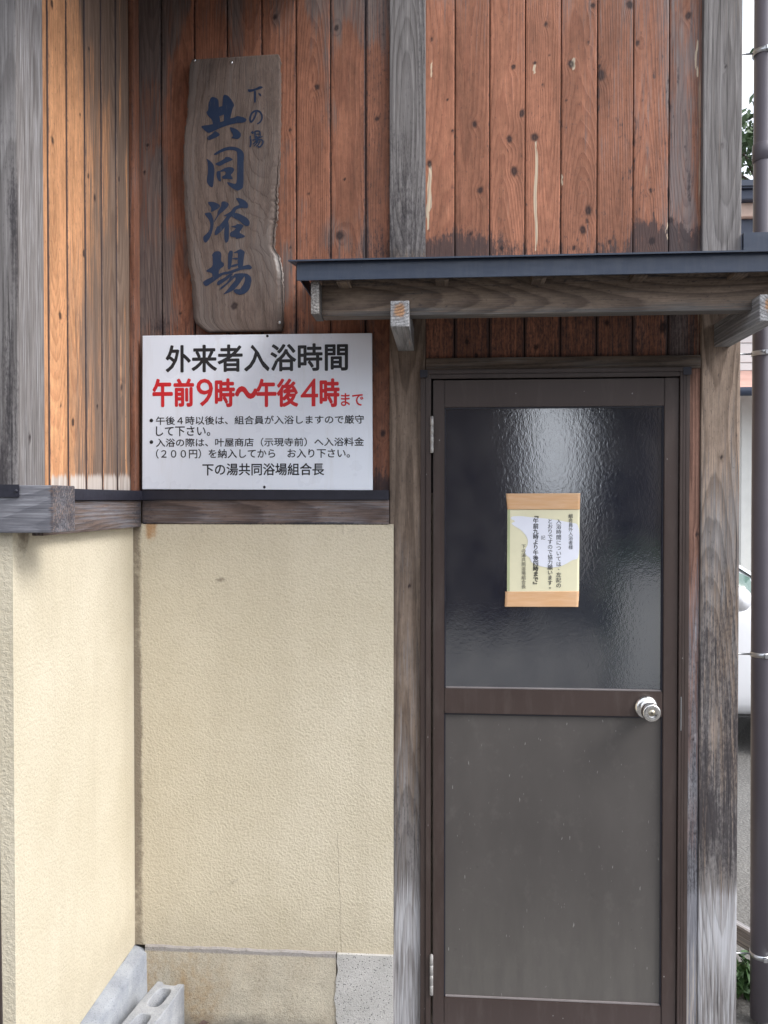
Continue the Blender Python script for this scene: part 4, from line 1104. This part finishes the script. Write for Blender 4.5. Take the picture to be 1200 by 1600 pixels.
# =================================================================== CONCRETE BLOCKS
def hollow_block(name, L_=.39, Wd=.10, H=.19):
    cu = bpy.data.curves.new('b', 'CURVE'); cu.dimensions = '2D'; cu.fill_mode = 'BOTH'; cu.extrude = H / 2 - .003; cu.bevel_depth = .003; cu.bevel_resolution = 1
    def loop(pts):
        s = cu.splines.new('POLY'); s.points.add(len(pts) - 1); s.use_cyclic_u = True
        for p, q in zip(s.points, pts): p.co = (q[0], q[1], 0, 1)
    l, w = L_ / 2 - .003, Wd / 2 - .003
    loop(chaikin([(-l, -w), (l, -w), (l, -w + .018), (l - .012, -w + .026), (l - .012, w - .026), (l, w - .018), (l, w), (-l, w), (-l, w - .018), (-l + .012, w - .026), (-l + .012, -w + .026), (-l, -w + .018)], 1))
    for cx in (-.122, 0, .122):
        hl, hw = .047, .026
        loop(chaikin([(cx - hl, -hw), (cx + hl, -hw), (cx + hl, hw), (cx - hl, hw)], 2))
    ob = bpy.data.objects.new('b', cu); COL.objects.link(ob); bpy.context.view_layer.update()
    me = bpy.data.meshes.new_from_object(ob.evaluated_get(bpy.context.evaluated_depsgraph_get()))
    bpy.data.objects.remove(ob); bpy.data.curves.remove(cu)
    me.name = name; me.materials.clear(); me.materials.append(m_conc)
    for v in me.vertices: v.co.z += H / 2
    return link_mesh(name, me)
blk = hollow_block('concrete_block')
far_l = hit_y(244, 1533, 0); t_ = (0.19 - EYE[2]) / (ray(244, 1533)[2]); A_ = EYE + ray(244, 1533) * t_
t_ = (0.19 - EYE[2]) / (ray(290, 1537)[2]); B_ = EYE + ray(290, 1537) * t_
t_ = (0.19 - EYE[2]) / (ray(189, 1600)[2]); C_ = EYE + ray(189, 1600) * t_
ang = math.atan2((A_ - C_)[1], (A_ - C_)[0])
wd = float(np.linalg.norm(B_ - A_)); sc = min(1.2, max(.8, wd / .10))
blk.scale = (1, sc, 1); blk.rotation_euler = (0, 0, ang)
dv = np.array([math.cos(ang), math.sin(ang), 0])
mid = (A_ + B_) / 2 - dv * .195
blk.location = (mid[0], mid[1], 0)
tag(blk, 'grey hollow concrete block standing in the corner by the cream side wall', 'block')
# dead leaves and grit against the wall
rg = random.Random(4); mb = MB()
for k in range(60):
    x = rg.uniform(XW + .09, XPT - .1); y = rg.uniform(-.10, -.02); a = rg.uniform(0, 6.28); s = rg.uniform(.006, .02); z = .003 + rg.uniform(0, .012)
    c, d = math.cos(a) * s, math.sin(a) * s
    mb.add([(x - c, y - d, z), (x + d * .4, y - c * .4, z + s * .4), (x + c, y + d, z + .002), (x - d * .4, y + c * .4, z + s * .2)], [(0, 1, 2, 3)])
tag(mb.build('leaf_litter', simple('dead leaf', (.06, .035, .03), .8, 0, .4, 50)), 'dry dark leaf litter along the wall foot', 'litter', kind='stuff')

# =================================================================== DRAINPIPES
YP = .115
pxm = (1174.5 + 1208) / 2
xp = PX(1191.5, YP); rp = (PX(1207, YP) - PX(1176, YP)) / 2
dp = empty('drainpipe', (xp, YP, 0)); tag(dp, 'tall brown-grey drainpipe strapped beside the right door post', 'drainpipe')
mb = MB(); mb.tube([(-.006, 0, ZTOP + .1), (-.002, 0, 1.5), (.004, 0, .02)], rp, 40); mb.build('pipe', m_pipe, dp)
mb = MB(); zj = PZ(226, YP, 1190); mb.lathe([(rp, 0), (rp + .0018, .001), (rp + .0018, .05), (rp, .052)], (-.005, 0, zj - .052), (0, 0, 1), 40); mb.build('socket', m_pipe, dp)
for k, py in enumerate((84, 553, 1022, 1490)):
    z = PZ(py, YP, 1180); off = -.006 + .01 * (k / 3)
    mb = MB(); mb.lathe([(rp + .0005, -.007), (rp + .003, -.007), (rp + .003, .007), (rp + .0005, .007)], (off, 0, z), (0, 0, 1), 40)
    mb.box((off - .006, -rp - .012, z - .006), (off + .006, -rp - .002, z + .006), .001)
    mb.tube([(-rp - .001 + off, 0, z), (XR1 - xp - .02, .0, z - .001)], .0028, 8)
    mb.build('strap', m_steel, dp)
# leaning brown pole at the far left
p1 = hit_y(-14, 1150, YF - .12); p2 = hit_y(-7, 1600, YF - .12)
rpx = .014
dl = empty('brown_pole', (p2[0], p2[1], 0)); tag(dl, 'thin brown pole at the far left edge before the stucco wing', 'pole')
d = (p1 - p2) / (p1[2] - p2[2]); b0 = p2 - d * p2[2]; b1 = p2 + d * (2.2 - p2[2])
mb = MB(); mb.tube([b0 - np.array([p2[0], p2[1], 0]), b1 - np.array([p2[0], p2[1], 0])], rpx, 24); mb.build('shaft', m_brown, dl)
mb = MB(); mb.lathe([(rpx + .002, 0), (rpx + .002, .03), (rpx, .032)], b0 - np.array([p2[0], p2[1], 0]), d, 24); mb.build('ferrule', m_flash, dl)

# =================================================================== GROUND
def ground_mat():
    n = NT('worn asphalt'); p = n.pos()
    v = n.noise(p, 1.3, 5, .6); f = n.noise(p, 90, 3, .7); s = n.voro(p, 70)
    c = n.mix(n.remap(v, .3, .7), (.12, .116, .112), (.18, .175, .167))
    c = n.mix(n.remap(s, .1, .3, .5, 0), c, (.36, .35, .33)); c = n.mix(n.remap(f, .55, .75, 0, .6), c, (.07, .07, .07))
    return n.end(c, .9, n.bump(n.math('ADD', f, s), .7, .006))
vs = []; fs = []; gs = [-900, -200, -60, -20, -8, -3, 3, 8, 20, 60, 200, 900]
for x in gs:
    for y in gs: vs.append((x, y, 0))
for i in range(len(gs) - 1):
    for j in range(len(gs) - 1): a = i * len(gs) + j; fs.append((a, a + len(gs), a + len(gs) + 1, a + 1))
tag(mesh_from('ground', vs, fs, ground_mat()), kind='structure')

# =================================================================== BEYOND THE RIGHT POST
def leafy(n, pick, size, mat, name, parent=None, seed=1, long=1.0):
    rg = random.Random(seed); mb = MB()
    for k in range(n):
        c = pick(rg); s = size * rg.uniform(.6, 1.3)
        q = Matrix.Rotation(rg.uniform(0, 6.28), 3, 'Z') @ Matrix.Rotation(rg.uniform(-1.2, 1.2), 3, 'X') @ Matrix.Rotation(rg.uniform(-1, 1), 3, 'Y')
        pts = [Vector((0, -s * long, 0)), Vector((s * .45, -.1 * s, s * .12)), Vector((0, s * long, -.1 * s)), Vector((-s * .45, -.1 * s, s * .12))]
        vs = [Vector(c) + q @ p for p in pts]
        mb.add(vs, [(0, 1, 2), (0, 2, 3)])
    return mb.build(name, mat, parent)
def leaf_mat(name, a, b):
    n = NT(name); p = n.pos()
    c = n.mix(n.remap(n.noise(p, 2.5, 4), .35, .65), a, b)
    c = n.mix(n.remap(n.noise(p, 31, 2), .4, .7, 0, .5), c, tuple(q * 1.7 for q in b))
    return n.end(c, .5)
m_leaf = leaf_mat('tree leaf', (.035, .06, .025), (.075, .12, .05))
m_leaf2 = leaf_mat('weed leaf', (.03, .07, .02), (.07, .15, .05))
m_bark = simple('bark', (.09, .07, .055), .9, 0, .3, 20, .5)

# weeds at the foot of the drainpipe
for k, (px, Y, h, nl) in enumerate(((1152, .22, .13, 36), (1170, .24, .11, 40), (1186, .30, .15, 30))):
    x = PX(px, Y)
    e = empty('weed_plant', (x, Y, 0))
    tag(e, ['low green weed half hidden behind the right door post', 'low green weed in the gap beside the door post foot', 'low green weed behind the drainpipe foot'][k], 'plant', 'weeds behind the drainpipe')
    rg = random.Random(900 + k); mb = MB(); tips = []
    for j in range(7):
        a = rg.uniform(0, 6.28); l = h * rg.uniform(.6, 1.1); tip = (math.cos(a) * l * .5, math.sin(a) * l * .5, l)
        mb.tube([(0, 0, 0), (tip[0] * .35, tip[1] * .35, l * .6), tip], .002, 5); tips.append(tip)
    mb.build('stem', m_leaf2, e)
    leafy(nl, lambda r_: [q * r_.uniform(.45, 1.05) for q in r_.choice(tips)], .032, m_leaf2, 'foliage', e, 31 + k, .9)
# grey plank edging behind them
m_plank = wood_mat('plank timber', (.3, .24, .2), (.16, .12, .1), 100, .6, .5, bleach=(.55, .52, .5))
e1 = np.array([.48, -.877, 0.0]); e3 = np.array([0, 0, 1.0]); e2 = np.cross(e3, e1)
for k, (py, dz, lb) in enumerate(((1540, .072, 'lower weathered plank of the edging behind the drainpipe foot'), (1468, .066, 'upper weathered plank of the edging behind the drainpipe foot'))):
    c = hit_y(1164, py, .27); c[2] = max(c[2], .022)
    t1 = timber(c - e1 * .16 - e3 * dz / 2, e3, e2, e1, (dz, .025, .36), seed=950 + k, fn=lambda X, u, v, w: (.75 + 0 * u, 0 * u, .45 + 0 * u))
    tag(build_timber('edging_plank', [t1], m_plank), lb, 'plank', 'planks behind the drainpipe')

# --- parked car
m_car = simple('silver white car paint', (.80, .82, .87), .18, .0, .02, 3, coat=.6)
m_cglass = NT('car glass').end((.10, .16, .14), .05, Specular_IOR_Level=.9, IOR=1.6)
m_rubber = simple('tyre rubber', (.02, .02, .022), .8)
m_lamp = NT('headlight lens').end((.6, .63, .66), .08, Specular_IOR_Level=.8)
m_tail = NT('tail light lens').end((.35, .02, .02), .1)
car = empty('parked_car', (1.15, 3.62, 0)); tag(car, 'silver-white parked car partly seen between the post and the drainpipe', 'car')
# stations along x (front towards +x): x, bottom, belt z, top z, half width, cabin half width at top
stn = [(-1.95, .42, .80, .86, .62, .55), (-1.90, .30, .88, .97, .72, .60), (-1.70, .24, .95, 1.22, .79, .62), (-1.40, .22, .96, 1.40, .82, .62), (-.9, .20, .96, 1.47, .83, .62), (-.2, .20, .95, 1.48, .83, .62),
       (.35, .20, .94, 1.42, .83, .61), (.75, .20, .93, 1.22, .83, .62), (1.05, .20, .92, .99, .82, .66), (1.40, .21, .88, .93, .81, .66), (1.70, .24, .80, .85, .77, .62), (1.88, .30, .66, .72, .70, .56), (1.95, .42, .58, .62, .60, .48)]
def car_section(s, side):
    x, zb_, zl, zt_, hw, tw = s
    return [(x, side * hw * .90, zb_), (x, side * hw * .985, zb_ + .10), (x, side * hw, (zb_ + zl) * .52), (x, side * hw * .985, zl - .06), (x, side * hw * .955, zl), (x, side * (tw + (hw * .95 - tw) * .12), zt_ - .05), (x, side * tw * .86, zt_ - .006), (x, 0, zt_ + .012)]
vs = []; fs = []; npt = 15
for s in stn:
    a = car_section(s, -1); b = car_section(s, 1)[:-1][::-1]
    vs += a + b
for i in range(len(stn) - 1):
    for k in range(npt - 1): fs.append((i * npt + k, i * npt + k + 1, (i + 1) * npt + k + 1, (i + 1) * npt + k))
    fs.append((i * npt + npt - 1, i * npt, (i + 1) * npt, (i + 1) * npt + npt - 1))
fs.append(tuple(range(npt))); fs.append(tuple((len(stn) - 1) * npt + k for k in range(npt))[::-1])
body = mesh_from('body', vs, fs, m_car, car, True)
bmx = bmesh.new(); bmx.from_mesh(body.data); bmesh.ops.recalc_face_normals(bmx, faces=bmx.faces[:]); bmx.to_mesh(body.data); bmx.free()
ss = body.modifiers.new('sub', 'SUBSURF'); ss.levels = 2; ss.render_levels = 2
def side_quad(xs, lo, hi, out, side):
    """glass strip on the cabin side between station x values"""
    vs = []; fs = []
    X_ = np.linspace(xs[0], xs[1], 10)
    for x in X_:
        zl = np.interp(x, [s[0] for s in stn], [s[2] for s in stn]); zt_ = np.interp(x, [s[0] for s in stn], [s[3] for s in stn]); hw = np.interp(x, [s[0] for s in stn], [s[4] for s in stn]); tw = np.interp(x, [s[0] for s in stn], [s[5] for s in stn])
        for t in (lo, hi):
            z = zl + (zt_ - .05 - zl) * t; y = hw * .955 + ((tw + (hw * .95 - tw) * .12) - hw * .955) * t
            vs.append((x, side * (y + out), z))
    for i in range(9): fs.append((2 * i, 2 * i + 2, 2 * i + 3, 2 * i + 1) if side < 0 else (2 * i, 2 * i + 1, 2 * i + 3, 2 * i + 2))
    o = mesh_from('window', vs, fs, m_cglass, car, True); so_ = o.modifiers.new('t', 'SOLIDIFY'); so_.thickness = .012
for side in (-1, 1):
    side_quad((-1.45, -.62), .10, .86, .004, side); side_quad((-.55, .30), .08, .88, .004, side); side_quad((.34, .78), .08, .80, .004, side)
    mb = MB()
    for x in (-.585, .32): mb.box((x - .003, side * .838 - .004, .30), (x + .003, side * .838 + .004, .92), 0)
    mb.box((-.7, side * .84 - .004, .258), (.75, side * .84 + .004, .266), 0)
    mb.build('door_seam', m_rubber, car)
    for x in (-.05, -.92):
        mb = MB(); mb.box((x, side * .845 - .014, .80), (x + .18, side * .845 + .014, .83), .008); mb.build('door_handle', m_car, car)
    mb = MB(); mb.lathe([(0, -.09), (.05, -.085), (.075, -.03), (.078, .03), (.05, .075), (0, .08)], (.62, side * .93, 1.0), (0, 1, 0.1), 20)
    mb.box((.58, side * .82 - .03, .955), (.66, side * .9, .985), .01); mb.build('mirror', m_car, car)
    for x in (-1.22, 1.24):
        mb = MB(); mb.lathe([(.18, -.09), (.29, -.10), (.31, -.07), (.312, .07), (.29, .10), (.18, .09)], (x, side * .735, .31), (0, 1, 0), 36); wh = mb.build('wheel', m_rubber, car)
        mb = MB(); mb.lathe([(0, .075), (.05, .08), (.06, .06), (.16, .055), (.185, .085), (.19, .05)], (x, side * .735, .31), (0, side, 0), 36); mb.build('rim', m_steel, wh)
    mb = MB(); mb.lathe([(0, .05), (.06, .045), (.10, .02), (.12, -.03)], (1.80, side * .56, .66), (1, side * .5, .15), 20); mb.build('headlight', m_lamp, car)
    mb = MB(); mb.box((-1.93, side * .66 - .06, .72), (-1.84, side * .66 + .06, .95), .02); mb.build('tail_light', m_tail, car)
vs = []; fs = []
for t in np.linspace(0, 1, 8):
    x = .80 + t * .26 - .02; x = 1.02 - t * .62; z = .99 + t * .41
    for k, y in enumerate(np.linspace(-1, 1, 9)): vs.append((x + .03 - .05 * y * y, y * (.70 - .10 * t), z + .02 - .03 * y * y))
for i in range(7):
    for k in range(8): a = i * 9 + k; fs.append((a, a + 1, a + 10, a + 9))
mesh_from('windscreen', vs, fs, m_cglass, car, True)

# --- neighbour's house
m_siding = simple('cream siding', (.66, .63, .62), .7, 0, .04); m_rib = simple('white ribbed metal', (.78, .78, .75), .45, 0, .04)
m_redroof = simple('red roof', (.50, .30, .25), .6, 0, .15, 6); m_eave = simple('dark eave', (.035, .045, .075), .5); m_beige = simple('beige frieze', (.55, .40, .33), .7); m_win = NT('house window').end((.03, .035, .04), .06, Specular_IOR_Level=.8)
YH = 8.0
hs = empty('neighbour_house', (5.0, YH, 0)); tag(hs, 'pale two-storey house with dark eaves and a red lower roof behind the parked car', 'house')
def HZ(py, Y=YH): return float(hit_y(1164, py, Y)[2])
zr0, zr1 = HZ(612, YH - .7), HZ(585)
x0h, x1h = -3.6, 4.2
mb = MB(); mb.box((x0h, 0, 0), (x1h, 6, zr1 + .05), 0)
x = x0h
while x < x1h: mb.box((x, -.022, 0), (x + .06, -.001, zr0 - .02), .004); x += .17
mb.build('lower_wall', m_rib, hs)
mb = MB(); z = zr1 - .1; zt_h = HZ(372)
mb.box((x0h, .02, zr1 + .051), (x1h, 5.99, zt_h), 0)
while z < zt_h - .2: mb.box((x0h, 0, z + .006), (x1h, .019, z + .235), .004); z += .24
wl = mb.build('upper_wall', m_siding, hs)
mb = MB(); mb.hexa([(x0h - .3, -.75, zr0), (x1h + .3, -.75, zr0), (x1h + .3, -.001, zr1), (x0h - .3, -.001, zr1), (x0h - .3, -.75, zr0 + .04), (x1h + .3, -.75, zr0 + .04), (x1h + .3, -.001, zr1 + .045), (x0h - .3, -.001, zr1 + .045)]); mb.build('lower_roof', m_redroof, hs)
mb = MB(); mb.tube([(x0h - .3, -.80, zr0 - .01), (x1h + .3, -.80, zr0 - .01)], .05, 14); mb.build('gutter', m_eave, hs)
ze0, ze1, ze2, ze3 = HZ(372, YH - .5), HZ(340, YH - .5), HZ(315, YH - .55), HZ(284, YH - .6)
mb = MB(); mb.box((x0h - .4, -.45, ze0 - .25), (x1h + .4, 6.3, ze1), .01); mb.box((x0h - .55, -.62, ze2), (x1h + .55, 6.5, ze2 + (ze3 - ze2) * .55), .01); mb.box((x0h - .6, -.68, ze2 + (ze3 - ze2) * .56), (x1h + .6, 6.6, ze3), .02)
mb.hexa([(x0h - .6, -.66, ze3 + .001), (x1h + .6, -.66, ze3 + .001), (x1h + .6, 6.5, ze3 + .001), (x0h - .6, 6.5, ze3 + .001), (x0h + 2, 2.8, ze3 + .55), (x1h - 2, 2.8, ze3 + .55), (x1h - 2, 3.1, ze3 + .55), (x0h + 2, 3.1, ze3 + .55)])
mb.build('roof', m_eave, hs)
mb = MB(); mb.box((x0h - .45, -.52, ze1 + .001), (x1h + .45, 6.35, ze2 - .001), .01); mb.build('frieze', m_beige, hs)
for xx, z0_, w_ in ((.9, zr1 + .9, 1.6), (-2.2, zr1 + .9, 1.5), (2.6, .9, 1.4)):
    mb = MB()
    for a, b in (((xx - .05, -.05, z0_ - .05), (xx + w_ + .05, -.003, z0_ - .001)), ((xx - .05, -.05, z0_ + .9), (xx + w_ + .05, -.003, z0_ + .95)), ((xx - .05, -.05, z0_), (xx, -.003, z0_ + .899)), ((xx + w_, -.05, z0_), (xx + w_ + .05, -.003, z0_ + .899)), ((xx + w_ / 2 - .02, -.045, z0_), (xx + w_ / 2 + .02, -.003, z0_ + .899))): mb.box(a, b, .004)
    wf = mb.build('window', m_steel, hs); mb = MB(); mb.box((xx, -.03, z0_), (xx + w_, -.026, z0_ + .9), 0); mb.build('pane', m_win, wf)

# --- trees beyond the house
def tree(x, y, h, rad, label, seed):
    rg = random.Random(seed); e = empty('leafy_tree', (x, y, 0)); tag(e, label, 'tree', 'trees beyond the house')
    mb = MB(); mb.tube([(0, 0, 0), (.1, .05, h * .4), (0, .1, h * .75), (.05, 0, h * .95)], [.24, .19, .1, .03], 12); ends = []
    for k in range(26):
        z = h * rg.uniform(.30, .98); a = rg.uniform(0, 6.28); l = rad * (1.05 - (z / h) * .55) * rg.uniform(.6, 1.1)
        t = (math.cos(a) * l, math.sin(a) * l, z + l * .25); mb.tube([(0, 0, z - l * .35), (t[0] * .5, t[1] * .5, z), t], [.07, .045, .012], 6); ends.append(t)
    mb.build('trunk', m_bark, e)
    cl = []
    for t in ends:
        for j in range(5): cl.append((t[0] * rg.uniform(.4, 1.05) + rg.gauss(0, .25), t[1] * rg.uniform(.4, 1.05) + rg.gauss(0, .25), t[2] + rg.gauss(0, .35)))
    def pick(r_):
        c = r_.choice(cl); return (c[0] + r_.gauss(0, .26), c[1] + r_.gauss(0, .26), c[2] + r_.gauss(0, .2))
    leafy(6500, pick, .13, m_leaf, 'crown', e, seed + 1)
tx = float(hit_y(1163, 240, 19)[0])
tree(tx + .5, 19.2, 12.2, 2.6, 'green tree rising above the house roof beside the drainpipe', 71)
tree(tx + 6.0, 22, 11.5, 3.0, 'broad green tree behind the drainpipe, farther right', 77)

# =================================================================== ACROSS THE LANE (seen mirrored in the door glass)
m_bd = simple('dark timber wall', (.07, .055, .05), .85, 0, .2, 5); m_bt = simple('brown render wall', (.16, .13, .115), .85, 0, .12, 4)
YO = -8.5
def facing_house(name, x0, x1, h, mat, label, hx):
    e = empty(name, ((x0 + x1) / 2, YO, 0)); tag(e, label, 'house'); w = (x1 - x0) / 2
    mb = MB(); mb.box((-w, -6, 0), (w, 0, h), 0); mb.build('wall', mat, e)
    mb = MB(); mb.hexa([(-w - .4, -6.4, h + .001), (w + .4, -6.4, h + .001), (w + .4, .5, h + .001), (-w - .4, .5, h + .001), (-w - .2, -3.2, h + 1.4), (w + .2, -3.2, h + 1.4), (w + .2, -2.8, h + 1.4), (-w - .2, -2.8, h + 1.4)]); mb.build('roof', m_tile, e)
    for xx in hx:
        mb = MB(); mb.box((xx - .65, .001, 1.0), (xx + .65, .05, 1.06), .004); mb.box((xx - .65, .001, 2.1), (xx + .65, .05, 2.16), .004); mb.box((xx - .65, .001, 1.061), (xx - .6, .05, 2.099), .004); mb.box((xx + .6, .001, 1.061), (xx + .65, .05, 2.099), .004)
        f = mb.build('window', m_steel, e); mb = MB(); mb.box((xx - .6, .002, 1.06), (xx + .6, .02, 2.1), 0); mb.build('pane', m_win, f)
gapL, gapR = 1.10, 2.75
facing_house('timber_house', gapL - 8, gapL, 3.4, m_bd, 'dark timber house across the lane, mirrored at the left of the glass', (-1.5, 1.2))
facing_house('rendered_house', gapR, gapR + 7, 3.4, m_bt, 'brown rendered house across the lane, mirrored at the right of the glass', (-.5, 2.0))
gw = empty('garden_wall', (2.16, -4.3, 0)); tag(gw, 'pale low garden wall behind the camera, mirrored at the lower right of the glass', 'wall')
mb = MB(); mb.box((-.75, -.06, 0), (.75, .06, 1.02), .01); mb.build('panel', m_rib, gw)
mb = MB(); mb.box((-.80, -.09, 1.021), (.80, .09, 1.07), .01); mb.build('coping', m_conc, gw)
hd = empty('hedge', (2.16, -4.62, 0)); tag(hd, 'clipped green hedge standing behind the pale low garden wall', 'hedge')
leafy(900, lambda r_: (r_.uniform(-.8, .8), r_.uniform(-.18, .18), r_.uniform(.1, 1.22)), .06, m_leaf2, 'foliage', hd, 55)
mb = MB()
for k in range(6): mb.tube([(-.7 + k * .28, 0, 0), (-.68 + k * .28, .03, .8)], .012, 6)
mb.build('stem', m_bark, hd)
